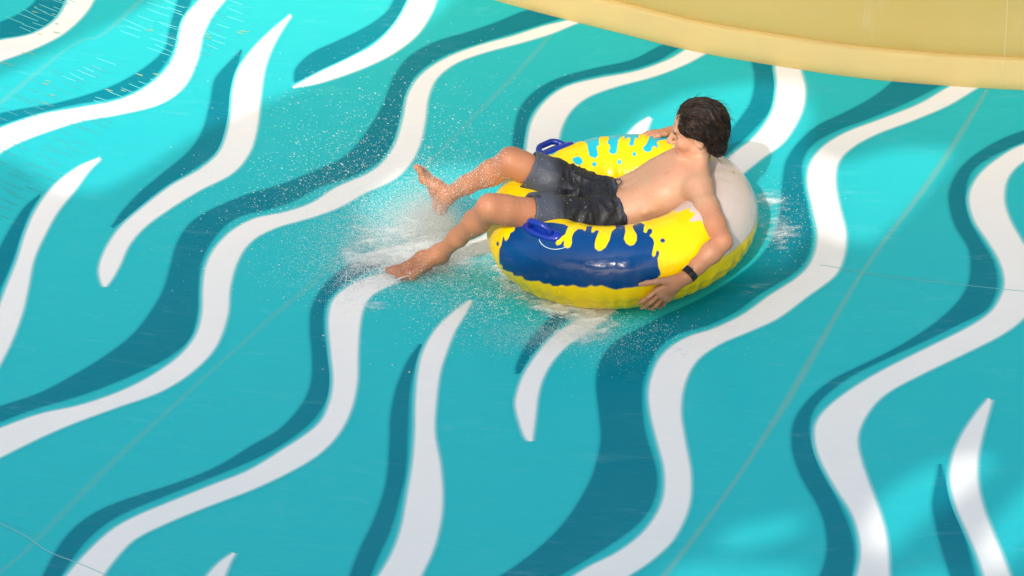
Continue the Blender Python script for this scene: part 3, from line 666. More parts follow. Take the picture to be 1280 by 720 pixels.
# clear welded patch edge beside the near handle
arc = []
for i in range(30):
    a = math.radians(-150 + 120 * i / 29)
    arc.append(tube_frame(-128 + 9 * math.cos(a) , 64 + 16 * math.sin(a), .0012)[0])
v, f_ = sweep_tube(arc, .0016, 6)
mesh_obj("weld_line", [tuple(a) for a in v], f_, simple("clear_weld", (.55, .68, .72), .2), tube)
# air valve on the white section
p, t, bi, n = tube_frame(2, 62)
bm = bmesh.new(); bmesh.ops.create_cone(bm, cap_ends=True, segments=14, radius1=.011, radius2=.008, depth=.006)
bmesh.ops.create_cone(bm, cap_ends=True, segments=10, radius1=.004, radius2=.0035, depth=.006, matrix=Matrix.Translation((0, 0, .005)))
me = bpy.data.meshes.new("valve"); bm.to_mesh(me); bm.free(); me.materials.append(simple("valve_plastic", (.42, .30, .20), .4))
vo = bpy.data.objects.new("valve", me); vo.matrix_world = Matrix.Translation(p) @ n.to_track_quat('Z', 'Y').to_matrix().to_4x4(); link(vo, tube)

# ------------------------------------------------------------------ implicit-surface modelling
def A(*v): return np.array(v, float)
class Sdf:
    def __init__(s, lo, hi, h):
        s.lo = np.array(lo, float); s.h = h
        s.n = np.ceil((np.array(hi) - s.lo) / h).astype(int) + 1
        s.D = np.full(s.n, .2, np.float32)
    def _blk(s, lo, hi):
        i0 = np.maximum(np.floor((lo - s.lo) / s.h).astype(int), 0); i1 = np.minimum(np.ceil((hi - s.lo) / s.h).astype(int) + 1, s.n)
        if (i1 <= i0).any(): return None
        ax = [s.lo[k] + s.h * np.arange(i0[k], i1[k]) for k in range(3)]
        P = np.stack(np.meshgrid(*ax, indexing='ij'), -1).astype(np.float32)
        return tuple(slice(a, b) for a, b in zip(i0, i1)), P
    def _put(s, sl, d, k, sub):
        D = s.D[sl]
        if sub:
            d = -d
            if k > 0:
                h = np.clip(.5 - .5 * (D - d) / k, 0, 1); s.D[sl] = D * (1 - h) + d * h + k * h * (1 - h)
            else: s.D[sl] = np.maximum(D, d)
        else:
            h = np.clip(.5 + .5 * (D - d) / k, 0, 1); s.D[sl] = D * (1 - h) + d * h - k * h * (1 - h)
    def cone(s, a, b, ra, rb, k=.02, sub=False):
        a = np.array(a, float); b = np.array(b, float); m = max(ra, rb) + k + 4 * s.h
        r = s._blk(np.minimum(a, b) - m, np.maximum(a, b) + m)
        if r is None: return s
        sl, P = r; ab = (b - a).astype(np.float32); pa = P - a.astype(np.float32)
        t = np.clip((pa @ ab) / max(float(ab @ ab), 1e-9), 0, 1)
        d = np.linalg.norm(pa - t[..., None] * ab, axis=-1) - (ra + (rb - ra) * t)
        s._put(sl, d, k, sub); return s
    def chain(s, pts, rs, k=.02):
        for i in range(len(pts) - 1): s.cone(pts[i], pts[i + 1], rs[i], rs[i + 1], k)
        return s
    def ell(s, c, r, R=None, k=.02, sub=False):
        c = np.array(c, float); r = np.array(r, float); m = r.max() + k + 4 * s.h
        q = s._blk(c - m, c + m)
        if q is None: return s
        sl, P = q; d = P - c.astype(np.float32)
        if R is not None: d = d @ np.asarray(R, np.float32)      # columns of R are the local axes
        k0 = np.linalg.norm(d / r.astype(np.float32), axis=-1); k1 = np.linalg.norm(d / (r * r).astype(np.float32), axis=-1) + 1e-9
        s._put(sl, k0 * (k0 - 1) / k1, k, sub); return s
    def cut(s, p, n, box=None):
        """remove everything on the +n side of the plane through p (inside an optional box)"""
        p = np.array(p, float); n = np.array(n, float); n /= np.linalg.norm(n)
        lo, hi = (s.lo, s.lo + s.h * s.n) if box is None else box
        r = s._blk(np.array(lo, float), np.array(hi, float))
        sl, P = r; s._put(sl, -((P - p.astype(np.float32)) @ n.astype(np.float32)), 0, True); return s
    def mesh(s, disp=None):
        D = s.D; neg = D < 0; nx, ny, nz = D.shape
        cnt = sum(neg[i:nx - 1 + i, j:ny - 1 + j, k:nz - 1 + k].astype(np.int8) for i in (0, 1) for j in (0, 1) for k in (0, 1))
        act = (cnt > 0) & (cnt < 8); idx = np.argwhere(act); ids = np.full(act.shape, -1, np.int64); ids[act] = np.arange(len(idx))
        corner = [(i, j, k) for i in (0, 1) for j in (0, 1) for k in (0, 1)]
        val = {c: D[idx[:, 0] + c[0], idx[:, 1] + c[1], idx[:, 2] + c[2]] for c in corner}
        acc = np.zeros((len(idx), 3)); num = np.zeros(len(idx))
        for c in corner:
            for ax in range(3):
                if c[ax]: continue
                e = list(c); e[ax] = 1; e = tuple(e); a, b = val[c], val[e]
                x = (a < 0) != (b < 0); t = np.where(x, a / np.where(x, a - b, 1), 0)
                pos = np.array(c, float)[None] + 0 * acc; pos[:, ax] += t
                acc[x] += pos[x]; num[x] += 1
        V = s.lo + s.h * (idx + acc / num[:, None])
        Fs = []
        for ax in range(3):
            o = [slice(None)] * 3; o2 = [slice(None)] * 3; o[ax] = slice(0, -1); o2[ax] = slice(1, None)
            x = neg[tuple(o)] != neg[tuple(o2)]
            e = np.argwhere(x); u, w = (ax + 1) % 3, (ax + 2) % 3
            e = e[(e[:, u] > 0) & (e[:, w] > 0) & (e[:, u] < D.shape[u] - 1) & (e[:, w] < D.shape[w] - 1)]
            def cell(du, dw):
                q = e.copy(); q[:, u] += du; q[:, w] += dw; return ids[q[:, 0], q[:, 1], q[:, 2]]
            f = np.stack([cell(-1, -1), cell(0, -1), cell(0, 0), cell(-1, 0)], 1)
            fl = neg[e[:, 0], e[:, 1], e[:, 2]]; f[~fl] = f[~fl][:, ::-1]
            Fs.append(f)
        Fq = np.vstack(Fs); Fq = Fq[(Fq >= 0).all(1)]
        return V, Fq
def rot_axes(x, zhint):
    x = np.array(x, float); x /= np.linalg.norm(x); z = np.array(zhint, float); z -= x * (z @ x); z /= np.linalg.norm(z)
    return np.stack([x, np.cross(z, x), z], 1)
def smooth_mesh(V, Fq, it=2, lam=.5):
    E_ = np.vstack([Fq[:, [0, 1]], Fq[:, [1, 2]], Fq[:, [2, 3]], Fq[:, [3, 0]]]); E_ = np.vstack([E_, E_[:, ::-1]])
    n = len(V); deg = np.bincount(E_[:, 0], minlength=n)[:, None] + 1e-9
    for _ in range(it):
        S_ = np.stack([np.bincount(E_[:, 0], weights=V[E_[:, 1], k], minlength=n) for k in range(3)], 1)
        V = V + lam * (S_ / deg - V)
    return V

# ------------------------------------------------------------------ the boy
boy = empty("person", (0, 0, .1))
tag(boy, "dark haired bare chested boy in dark wet swim shorts reclining in the yellow tube", "person")
OFF = np.array((0, 0, .1))
# joints
HIP_L, HIP_R = A(-.10, -.085, .205), A(-.10, .085, .215)
KNEE_L, KNEE_R = A(-.505, -.20, .392), A(-.405, .12, .415)
ANK_L, ANK_R = A(-.722, .005, .105), A(-.682, .285, .205)
SH_L, SH_R = A(.30, -.15, .352), A(.325, .15, .345)
ELB_L, WR_L = A(.355, -.435, .262), A(.205, -.528, .182)
ELB_R, WR_R = A(.42, .375, .235), A(.285, .405, .302)
HEAD = A(.322, .0, .518)
F3 = A(-math.cos(math.radians(8)), math.sin(math.radians(8)), -.10); F3 /= np.linalg.norm(F3)
U3 = A(.06, .0, 1.0); U3 -= F3 * (U3 @ F3); U3 /= np.linalg.norm(U3)
L3 = np.cross(U3, F3)     # his left
hp = lambda f_, l_, u_: HEAD + F3 * f_ + L3 * l_ + U3 * u_
HR = np.stack([F3, L3, U3], 1)

S = Sdf((-.99, -.60, .0), (.53, .50, .66), .0042)
# torso
TA = rot_axes((.40, 0, .15), (0, 0, 1))
S.ell((-.085, 0, .20), (.12, .145, .095), TA, .03)
for y in (-.055, .055):
    S.chain([A(-.08, y, .205), A(.05, y * .95, .232), A(.17, y * 1.15, .285)], [.088, .078, .088], .05)
S.ell((.195, 0, .292), (.155, .142, .092), TA, .05)
S.ell((.255, 0, .33), (.09, .15, .075), TA, .05)
for y in (-.065, .065):                                     # pectorals
    S.ell((.225, y, .360), (.060, .060, .034), TA, .03)
S.cone(SH_L, A(.27, -.06, .335), .048, .06, .05); S.cone(SH_R, A(.28, .06, .335), .048, .06, .05)
S.ell((.065, 0, .305), (.10, .016, .012), TA, .03, )          # belly line
for s_ in (-1, 1):
    for kk in range(4): S.cone(A(.085 + .03 * kk, s_ * .138, .262 + .012 * kk), A(.115 + .03 * kk, s_ * .085, .318 + .012 * kk), .006, .005, .022)   # ribs
# shoulders, neck
S.ell(SH_L + A(0, -.004, .0), (.052, .05, .05), None, .03); S.ell(SH_R, (.05, .05, .05), None, .03)
S.cone(A(.30, 0, .365), A(.325, 0, .47), .054, .050, .035)
for s_, sh in ((-1, SH_L), (1, SH_R)):
    S.cone(A(.325, s_ * .03, .435), sh + A(.012, 0, .02), .032, .026, .03)
    S.cone(A(.262, s_ * .018, .392), A(.285, s_ * .115, .400), .009, .008, .016)       # collarbone
S.cone(hp(-.01, .048, -.06), A(.272, -.012, .395), .012, .009, .014)                     # neck tendon
S.cone(hp(-.01, -.048, -.06), A(.272, .012, .395), .012, .009, .014)
# head
S.ell(hp(-.012, 0, .028), (.095, .076, .088), HR, .02)
S.ell(hp(.030, 0, -.040), (.062, .056, .072), HR, .02)
S.cone(hp(.0, .050, -.052), hp(.066, .014, -.098), .020, .018, .02)
S.cone(hp(.0, -.050, -.052), hp(.066, -.014, -.098), .020, .018, .02)
S.ell(hp(.074, 0, -.096), (.018, .02, .016), HR, .015)
S.ell(hp(.050, .040, -.030), (.030, .022, .024), HR, .02); S.ell(hp(.050, -.040, -.030), (.030, .022, .024), HR, .02)   # cheeks
S.cone(hp(.076, .030, .020), hp(.080, -.030, .020), .012, .012, .012)                  # brow
for s_ in (-1, 1): S.ell(hp(.094, s_ * .031, .0), (.014, .016, .010), HR, .01, sub=True)
S.cone(hp(.084, 0, .012), hp(.114, 0, -.026), .0085, .0115, .010)                     # nose
for s_ in (-1, 1): S.ell(hp(.101, s_ * .010, -.032), (.010, .008, .007), HR, .006)
S.cone(hp(.090, .014, -.055), hp(.090, -.014, -.055), .0075, .0075, .006)
S.cone(hp(.088, .012, -.066), hp(.088, -.012, -.066), .0085, .0085, .006)
for s_ in (-1, 1): S.cone(hp(.092, s_ * .018, -.0605), hp(.096, 0, -.0605), .0025, .003, .003, sub=True)
for s_ in (-1, 1):
    S.ell(hp(-.010, s_ * .077, -.012), (.019, .010, .031), HR, .006); S.ell(hp(-.004, s_ * .087, -.008), (.010, .006, .018), HR, .004, sub=True)
# arms
def arm(sh, el, wr, up):
    mid = sh * .5 + el * .5
    S.chain([sh, sh * .65 + el * .35, mid * .6 + el * .4, el], [.047, .0435, .041, .036], .02)
    S.chain([el, el * .68 + wr * .32, el * .3 + wr * .7, wr], [.036, .0395, .030, .0245], .02)
    d = (el - sh) / np.linalg.norm(el - sh)
    S.ell(sh * .55 + el * .45 + np.array(up) * .012, (.075, .034, .034), rot_axes(d, up), .02)
    S.ell(el + d * .012, (.022, .022, .022), None, .015)
    S.ell(sh * .86 + el * .14 + np.array(up) * .010, (.050, .042, .036), rot_axes(d, up), .015)
arm(SH_L, ELB_L, WR_L, (.3, -.3, .8)); arm(SH_R, ELB_R, WR_R, (.3, .3, .8))
def finger(pts, r0, r1, k=.004):
    n = len(pts); S.chain(pts, [r0 + (r1 - r0) * i / (n - 1) for i in range(n)], k)
    for p in pts[1:-1]: S.ell(p, (r0 * 1.02,) * 3, None, .003)
# left hand, spread on the outer side of the tube
S.cone(WR_L, A(.150, -.538, .160), .0245, .025, .02)
KN = [A(.086, -.552, .152), A(.094, -.549, .131), A(.108, -.540, .111), A(.126, -.528, .094)]
for kn in KN: S.cone(A(.175, -.534, .168), kn, .020, .0125, .012)
for a_, b_ in zip(KN[:-1], KN[1:]): S.cone(a_, b_, .012, .012, .012)
finger([KN[0], A(.050, -.557, .128), A(.027, -.548, .107), A(.012, -.536, .092)], .0105, .0075)
finger([KN[1], A(.056, -.551, .100), A(.036, -.535, .076), A(.024, -.520, .062)], .0105, .0075)
finger([KN[2], A(.078, -.535, .076), A(.062, -.514, .052), A(.052, -.495, .040)], .0100, .0072)
finger([KN[3], A(.106, -.514, .062), A(.096, -.493, .040), A(.090, -.472, .028)], .0090, .0065)
S.cone(A(.165, -.535, .176), A(.118, -.548, .184), .021, .015, .012)
finger([A(.130, -.546, .184), A(.085, -.556, .191), A(.050, -.554, .188), A(.024, -.549, .182)], .0125, .0082, .006)
# right hand, resting on the far crest
S.cone(WR_R, A(.245, .410, .314), .024, .021, .02)
KR = [A(.214, .388, .325), A(.210, .405, .322), A(.212, .422, .314), A(.218, .438, .303)]
for kn in KR: S.cone(A(.262, .408, .312), kn, .018, .012, .012)
for kn, dy, ln in zip(KR, (-.006, 0, .006, .012), (1, 1.1, 1, .8)):
    finger([kn, kn + A(-.034 * ln, dy, -.001), kn + A(-.056 * ln, dy * 1.4, -.005), kn + A(-.074 * ln, dy * 1.7, -.011)], .0098, .0072)
finger([A(.252, .39, .318), A(.222, .368, .330), A(.195, .356, .331), A(.178, .352, .328)], .0125, .0085, .006)
# legs
def leg(hip, kn, an, out):
    S.chain([hip, hip * .5 + kn * .5, kn * .88 + hip * .12, kn], [.082, .070, .055, .052], .03)
    up = A(0, 0, 1)
    d = (kn - hip) / np.linalg.norm(kn - hip); s2 = (an - kn) / np.linalg.norm(an - kn)
    front = d - s2; front /= np.linalg.norm(front)
    S.ell(kn + front * .022, (.030, .030, .030), None, .025)
    back = np.cross(s2, np.cross(s2, front)); back /= np.linalg.norm(back)
    if back @ front > 0: back = -back
    S.chain([kn, kn * .7 + an * .3, kn * .35 + an * .65, an], [.050, .045, .036, .030], .025)
    S.ell(kn * .70 + an * .30 + back * .020, (.095, .040, .036), rot_axes(s2, back), .025)
    S.cone(kn * .3 + an * .7 + back * .016, an + back * .022, .012, .011, .015)
    S.cone(kn * .85 + an * .15 - back * .03, kn * .2 + an * .8 - back * .016, .016, .012, .015)
    side = np.cross(s2, front)
    for s_ in (-1, 1): S.ell(an + side * s_ * .024, (.012, .012, .012), None, .012)
leg(HIP_L, KNEE_L, ANK_L, -1); leg(HIP_R, KNEE_R, ANK_R, 1)
def foot(an, heel, ball, wid, toedir, lens, up):
    """wid: unit vector from the big toe towards the little toe"""
    wid = np.array(wid) / np.linalg.norm(wid); td = np.array(toedir) / np.linalg.norm(toedir); up = np.array(up) / np.linalg.norm(up)
    S.ell(heel, (.030, .025, .026), rot_axes(ball - heel, up), .02)
    S.cone(an, heel, .031, .026, .02)
    bi, bo = ball - wid * .029, ball + wid * .031 - td * .018
    S.chain([an + up * .004, (an * .5 + bi * .5) + up * .012, bi], [.030, .024, .0165], .025)
    S.chain([an, (an * .5 + bo * .5) + up * .004, bo], [.028, .021, .0145], .025)
    S.chain([heel, (heel + bo) / 2, bo], [.023, .015, .013], .02)
    S.cone(bi, bo, .016, .0145, .012)
    base = [bi * (1 - q) + bo * q + td * .012 for q in (0, .3, .54, .77, 1)]
    for b_, ln, r in zip(base, lens, (.0135, .0105, .0100, .0095, .0090)):
        S.chain([b_, b_ + td * ln * .55 + up * .003, b_ + td * ln - up * .003], [r * 1.0, r * .95, r], .004)
TL = A(-1, -.04, -.06)
foot(ANK_L, A(-.722, .040, .070), A(-.866, -.006, .046), A(.10, -1, -.28), TL, (.056, .053, .047, .040, .032), A(-.25, -.25, 1))
foot(ANK_R, A(-.708, .295, .150), A(-.757, .325, .288), A(.15, 1, .05), A(-.30, .10, 1), (.046, .042, .036, .030, .024), A(1, 0, .33))
S.ell(A(-.012, 0, .292), (.007, .007, .012), None, .008)          # removed below as the navel dip
S.ell(A(.012, -.012, .318), (.008, .006, .012), TA, .008, sub=True)
bV, bF = S.mesh(); bV = smooth_mesh(bV, bF, 1, .4)
TAN = np.array((.40, .168, .080)); PALE = np.array((.44, .25, .155)); RED = np.array((.52, .20, .13))
def near(p, r, V): return np.exp(-(np.linalg.norm(V - np.array(p), axis=1) / r) ** 2)[:, None]
def seg_w(V, a, b, r):
    ab = b - a; t = np.clip(((V - a) @ ab) / (ab @ ab), 0, 1); return np.clip(1.3 - np.linalg.norm(V - a - t[:, None] * ab, axis=1) / r, 0, 1)[:, None]
cb = np.tile(PALE, (len(bV), 1))
def blend(c, w): 
    global cb
    w = np.clip(w, 0, 1); cb = cb * (1 - w) + np.array(c) * w
blend(TAN, np.clip((-.13 - bV[:, :1]) / .08, 0, 1))
for a_, b_ in ((SH_L * .3 + ELB_L * .7, ELB_L), (ELB_L, WR_L), (WR_L, A(.05, -.52, .11)), (ELB_R, WR_R), (WR_R, A(.15, .41, .31))): blend(TAN * 1.0, seg_w(bV, a_, b_, .085) * .85)
blend((.60, .30, .19), seg_w(bV, A(.3, 0, .41), hp(.03, 0, 0), .14) * .9)
for k_ in (KNEE_L, KNEE_R): blend(RED, near(k_ + A(-.03, 0, .04), .035, bV) * .6)
blend(RED, near(ELB_L, .04, bV) * .4)
for n_ in (A(.190, -.080, .383), A(.190, .080, .383)): blend((.30, .12, .08), near(n_, .011, bV) * 1.2)
blend((.25, .11, .07), near(A(.012, -.012, .318), .009, bV))
for k_ in range(5): blend((.22, .10, .06), near(hp(.092, .03 - .015 * k_ if k_ < 3 else -.03 + .015 * (k_ - 3), .018), .0075, bV) * .8)
for s_ in (-1, 1):
    for q in (.016, .026, .036, .044): blend((.05, .025, .018), near(hp(.090 - q * .25, s_ * q, .021), .0075, bV))
blend((.42, .12, .10), seg_w(bV, hp(.094, .020, -.0605), hp(.096, -.020, -.0605), .012) * .9)
blend((.46, .19, .12), near(hp(.055, .045, -.035), .025, bV) * .6)
mesh_obj("body", bV - OFF, bF, M_SKIN, boy, cols=cb)

# shorts
M_SHORTS, nt, b = new_mat("wet_dark_cloth")
at = N(nt, "ShaderNodeAttribute", attribute_name="paint")
wv = noise(nt, 260, 3, .7)
c = mixc(nt, ramp(nt, wv, .45, .8, 0, .35), at.outputs['Color'], (.12, .13, .15))
L(nt, c, b.inputs['Base Color']); b.inputs['Roughness'].default_value = .5; b.inputs['Specular IOR Level'].default_value = .3; b.inputs['Coat Weight'].default_value = .03; b.inputs['Coat Roughness'].default_value = .25
bp = N(nt, "ShaderNodeBump"); bp.inputs['Strength'].default_value = .7; bp.inputs['Distance'].default_value = .004
L(nt, math_node(nt, 'ADD', noise(nt, 30, 5, .6), math_node(nt, 'MULTIPLY', wv, .3)), bp.inputs['Height']); L(nt, bp.outputs[0], b.inputs['Normal'])
S = Sdf((-.50, -.34, .02), (.12, .30, .58), .0042)
S.ell((-.085, 0, .20), (.128, .160, .112), TA, .03)
for y in (-.055, .055): S.chain([A(-.08, y, .205), A(.05, y * .95, .236)], [.100, .090], .05)
hems = []
for hip, kn, cutf in ((HIP_L, KNEE_L, .655), (HIP_R, KNEE_R, .80)):
    S.chain([hip, hip * .5 + kn * .5, hip * .1 + kn * .9], [.095, .0855, .078], .03)
    hems.append((hip, kn, cutf))
for hip, kn, cutf in hems:
    d = kn - hip; ln = np.linalg.norm(d); d /= ln; p = hip + d * ln * cutf
    S.cut(p, d, (np.minimum(p, kn) - .12, np.maximum(p, kn) + .13) if True else None)
    S.cone(p - d * .05, p + d * .06, .066, .071, .003, sub=True)
S.cut(A(.008, 0, .24), A(1, .0, .28))
sV, sF = S.mesh(); sV = smooth_mesh(sV, sF, 1)
# folds: displace along normals
def normals(V, Fq):
    n = np.cross(V[Fq[:, 2]] - V[Fq[:, 0]], V[Fq[:, 3]] - V[Fq[:, 1]]); o = np.zeros_like(V)
    for k in range(4): np.add.at(o, Fq[:, k], n)
    return o / (np.linalg.norm(o, axis=1)[:, None] + 1e-12)
nS = normals(sV, sF)
fold = 1 - np.abs(vnoise(sV @ np.diag((26, 13, 22)) + vnoise(sV * 9)[:, None] * 1.2, 3)) * 2
fold2 = 1 - np.abs(vnoise(sV @ np.diag((45, 22, 30)) + 9, 5)) * 2
amp = .12 + 1.08 * np.clip((sV[:, 0] + .27) / .12, 0, 1)
sV = sV + nS * (.008 * fold * amp + .0035 * fold2 * amp)[:, None]
DARK = np.array((.006, .007, .010)); SHEEN_GREY = np.array((.050, .060, .085))
gw = np.clip((-.215 - sV[:, 0]) / .05, 0, 1)[:, None]  # greyer legs: wet sheen on the lit cloth put into the colour
sc = DARK * (1 - gw) + SHEEN_GREY * gw
wb = np.clip(1 - np.abs((sV - A(.012, 0, .24)) @ (A(1, 0, .28) / np.linalg.norm(A(1, 0, .28)))) / .006, 0, 1)[:, None] > .2
sc = np.where(wb, np.array((.03, .045, .085)), sc)
shorts = mesh_obj("shorts", sV - OFF, sF, M_SHORTS, boy, cols=sc)
bvh = BVHTree.FromPolygons([Vector(v) for v in sV.tolist()], [tuple(f) for f in sF.tolist()])
# small printed mark near the left hem
M_PRINT = simple("dark_print", (.008, .008, .012), .5)
ctr, nn, _, _ = bvh.find_nearest(Vector((-.31, -.17, .45)))
ax = Vector(tuple(KNEE_L - HIP_L)).normalized(); ax = (ax - nn * ax.dot(nn)).normalized(); bx = nn.cross(ax)
bm = bmesh.new()
def mark(u0, u1, v0, v1):
    vs = []
    for h in (-.002, .0012):
        for u_, v_ in ((u0, v0), (u1, v0), (u1, v1), (u0, v1)):
            q, n2, _, _ = bvh.find_nearest(ctr + ax * u_ + bx * v_); vs.append(bm.verts.new(tuple(q + n2 * h)))
    for f in ((0, 1, 2, 3), (7, 6, 5, 4), (0, 4, 5, 1), (1, 5, 6, 2), (2, 6, 7, 3), (3, 7, 4, 0)): bm.faces.new([vs[i] for i in f])
for k in range(4): mark(-.013 + k * .007, -.010 + k * .007, -.008, .008)
mark(-.013, .011, -.0105, -.0085); mark(-.013, .011, .0085, .0105)
bmesh.ops.translate(bm, verts=bm.verts, vec=Vector(-OFF))
me = bpy.data.meshes.new("printed_mark"); bm.to_mesh(me); bm.free(); me.materials.append(M_PRINT)
link(bpy.data.objects.new("printed_mark", me), shorts)
# drawstring
v, f_ = [], []
for s_ in (-1, 1):
    p0 = Vector((.012, .0 + .006 * s_, .335)); pts = [p0 + Vector((-.02 * t_ - .01 * math.sin(3 * t_ * s_), s_ * .02 * t_, .006 - .012 * t_ * t_)) for t_ in np.linspace(0, 1.6, 14)]
    a_, b_ = sweep_tube(pts, .0028, 7); n0 = len(v); v += a_; f_ += [tuple(i + n0 for i in q) for q in b_]
mesh_obj("drawstring", [tuple(q - Vector(OFF)) for q in v], f_, simple("cord", (.03, .035, .045), .6), shorts)

# hair
HLO = HEAD - .22; S = Sdf(HLO, HEAD + .2, .004)
S.ell(hp(-.026, 0, .032), (.100, .089, .093), HR, .02)
S.ell(hp(-.046, 0, -.008), (.074, .078, .076), HR, .03)
S.cone(hp(-.05, 0, -.05), hp(-.066, 0, -.084), .052, .032, .03)
S.ell(hp(.000, .060, .040), (.058, .032, .060), HR, .02); S.ell(hp(.000, -.060, .040), (.058, .032, .060), HR, .02)
# open the face
S.ell(hp(.112, 0, -.030), (.092, .125, .098), HR, .012, sub=True)
S.ell(hp(.075, 0, -.085), (.085, .14, .07), HR, .012, sub=True)
S.ell(hp(.050, 0, -.034), (.102, .14, .076), HR, .008, sub=True)
S.cone(hp(.02, .11, -.125), hp(.02, -.11, -.125), .07, .07, .012, sub=True)
hV, hF = S.mesh(); hV = smooth_mesh(hV, hF, 2)
nH = normals(hV, hF)
hb = BVHTree.FromPolygons([Vector(v) for v in hV.tolist()], [tuple(f) for f in hF.tolist()])
loc = (hV - HEAD) @ HR
ang = np.arctan2(loc[:, 1], loc[:, 0] + .02)
hV = hV + nH * (0.0075 * vnoise(np.c_[loc[:, 0] * 26, loc[:, 1] * 30, loc[:, 2] * 42]) + .003 * vnoise(np.c_[ang * 9, loc[:, 2] * 12, loc[:, 2] * 0]) + .0015 * vnoise(np.c_[ang * 24, loc[:, 2] * 18, loc[:, 2] * 0], 4))[:, None]
M_HAIR, nt, b = new_mat("wet_dark_hair")
c = mixc(nt, ramp(nt, noise(nt, 60, 4, .6), .4, .75), (.004, .002, .0013), (.055, .024, .012))
L(nt, c, b.inputs['Base Color']); b.inputs['Specular IOR Level'].default_value = .35; b.inputs['Roughness'].default_value = .42; b.inputs['IOR'].default_value = 1.5
hair = mesh_obj("hair", hV - OFF, hF, M_HAIR, boy)
LV, LF = [], []
seeds = hV[rng.integers(0, len(hV), 3000)]
low = hV[loc[:, 2] < -.045]; seeds = np.vstack([seeds, low[rng.integers(0, len(low), 500)]])
front = hV[(loc[:, 0] > .01) & (loc[:, 2] > .0)]; seeds = np.vstack([seeds, front[rng.integers(0, len(front), 500)]])
for sd in seeds:
    l0 = (sd - HEAD) @ HR
    q, n, _, _ = hb.find_nearest(Vector(sd)); ln = rng.uniform(.05, .12); steps = 11
    cl = vnoise(np.array([[l0[0] * 28, l0[1] * 28, l0[2] * 28]]), 8)[0]; cl2 = vnoise(np.array([[l0[0] * 60, l0[1] * 60, l0[2] * 60]]), 9)[0]
    pts = []; p = q.copy(); lift = rng.uniform(.0, .007) + .004 * max(cl, 0)
    for k in range(steps):
        q, n, _, _ = hb.find_nearest(p)
        if q is None: break
        l_ = (np.array(q) - HEAD) @ HR
        pts.append(q + n * (lift * math.sin(math.pi * (k + 1.5) / (steps + 1.5))))
        down = .35 + 3.2 * max(0, -(l_[0]) - .02) / .1 + 1.3 * max(0, .03 - l_[2]) / .1
        g_ = Vector(-F3 * 1.0 - U3 * down) + n.cross(Vector(U3)) * (.95 * cl + .45 * math.sin(k * .8 + cl2 * 5))
        g_ = g_ - n * g_.dot(n)
        if g_.length < 1e-4: break
        p = q + g_.normalized() * ln / steps
        if l_[2] < -.10: p = p - Vector(U3) * .004 + Vector(L3) * .003 * cl2
    if len(pts) < 5: continue
    w0 = rng.uniform(.0006, .0020); m_ = len(pts)
    vv, ff = sweep_tube(pts, [w0 * min(1, .35 + k * .3) * (1 - .85 * (k / (m_ - 1)) ** 2) for k in range(m_)], 4)
    n0 = len(LV); LV += vv; LF += [tuple(j + n0 for j in f) for f in ff]
for i in range(260):                                   # loose wisps
    sd = hV[rng.integers(0, len(hV))]; q, n, _, _ = hb.find_nearest(Vector(sd)); p = q.copy(); pts = []
    side = n.cross(Vector(U3)) * rng.normal()
    for k in range(9):
        pts.append(p + n * (.002 + .0012 * k * rng.uniform(.6, 1.2)))
        g_ = Vector(-F3 * .7 - U3 * (.3 + .15 * k)) + side * .6; g_ = (g_ - n * g_.dot(n))
        if g_.length < 1e-4: break
        p = p + g_.normalized() * .008
    if len(pts) < 5: continue
    vv, ff = sweep_tube(pts, [.0007 * (1 - .8 * k / len(pts)) for k in range(len(pts))], 4)
    n0 = len(LV); LV += vv; LF += [tuple(j + n0 for j in f) for f in ff]
lk = mesh_obj("hair_locks", [tuple(q - Vector(OFF)) for q in LV], LF, M_HAIR, hair, smooth=True); tag(lk, kind="stuff")

# eyes
for s_ in (-1, 1):
    e = hp(.070, s_ * .031, -.001); bm = bmesh.new(); bmesh.ops.create_uvsphere(bm, u_segments=20, v_segments=14, radius=.0105)
    me = bpy.data.meshes.new("eye"); bm.to_mesh(me); bm.free(); me.polygons.foreach_set("use_smooth", [True] * len(me.polygons))
    me.materials.append(simple("eye_white", (.26, .19, .15), .6, ior=1.1)); me.materials.append(simple("iris", (.03, .015, .01), .1))
    for p_ in me.polygons:
        if p_.center.normalized().z > .88: p_.material_index = 1
    o = bpy.data.objects.new("eye", me); link(o, boy)
    o.location = Vector(e - OFF); o.rotation_euler = Vector(F3).to_track_quat('Z', 'Y').to_euler()

# wristwatch on the left wrist
wd = (WR_L - ELB_L); wd /= np.linalg.norm(wd); wc = WR_L - wd * .012
watch = bpy.data.objects.new("wristwatch", None); link(watch, boy)
M_STRAP = simple("black_rubber", (.006, .006, .007), .45)
xa = rot_axes(wd, A(-.2, -.5, 1)); V = []
na = 40
for (o_, r_) in ((-.0135, .0275), (-.0125, .0310), (0, .0318), (.0125, .0310), (.0135, .0275)):
    for k in range(na):
        a = 2 * math.pi * k / na; V.append(wc + xa[:, 0] * o_ + (xa[:, 1] * math.cos(a) + xa[:, 2] * math.sin(a)) * r_)
Fc = [(j * na + k, j * na + (k + 1) % na, (j + 1) * na + (k + 1) % na, (j + 1) * na + k) for j in range(4) for k in range(na)]
mesh_obj("strap", np.array(V) - OFF, Fc, M_STRAP, watch)
def box_obj(name, c, ax_, size, mat, parent, bev=.002):
    bm = bmesh.new(); bmesh.ops.create_cube(bm, size=1)
    bmesh.ops.scale(bm, vec=size, verts=bm.verts)
    bmesh.ops.bevel(bm, geom=bm.edges[:], offset=bev, segments=2, affect='EDGES')
    me = bpy.data.meshes.new(name); bm.to_mesh(me); bm.free(); me.materials.append(mat)
    o = bpy.data.objects.new(name, me); link(o, parent)
    R = Matrix([list(r) + [0] for r in ax_.tolist()] + [[0, 0, 0, 1]]); o.matrix_world = Matrix.Translation(Vector(c - OFF)) @ R
    return o
top = wc + xa[:, 2] * .033
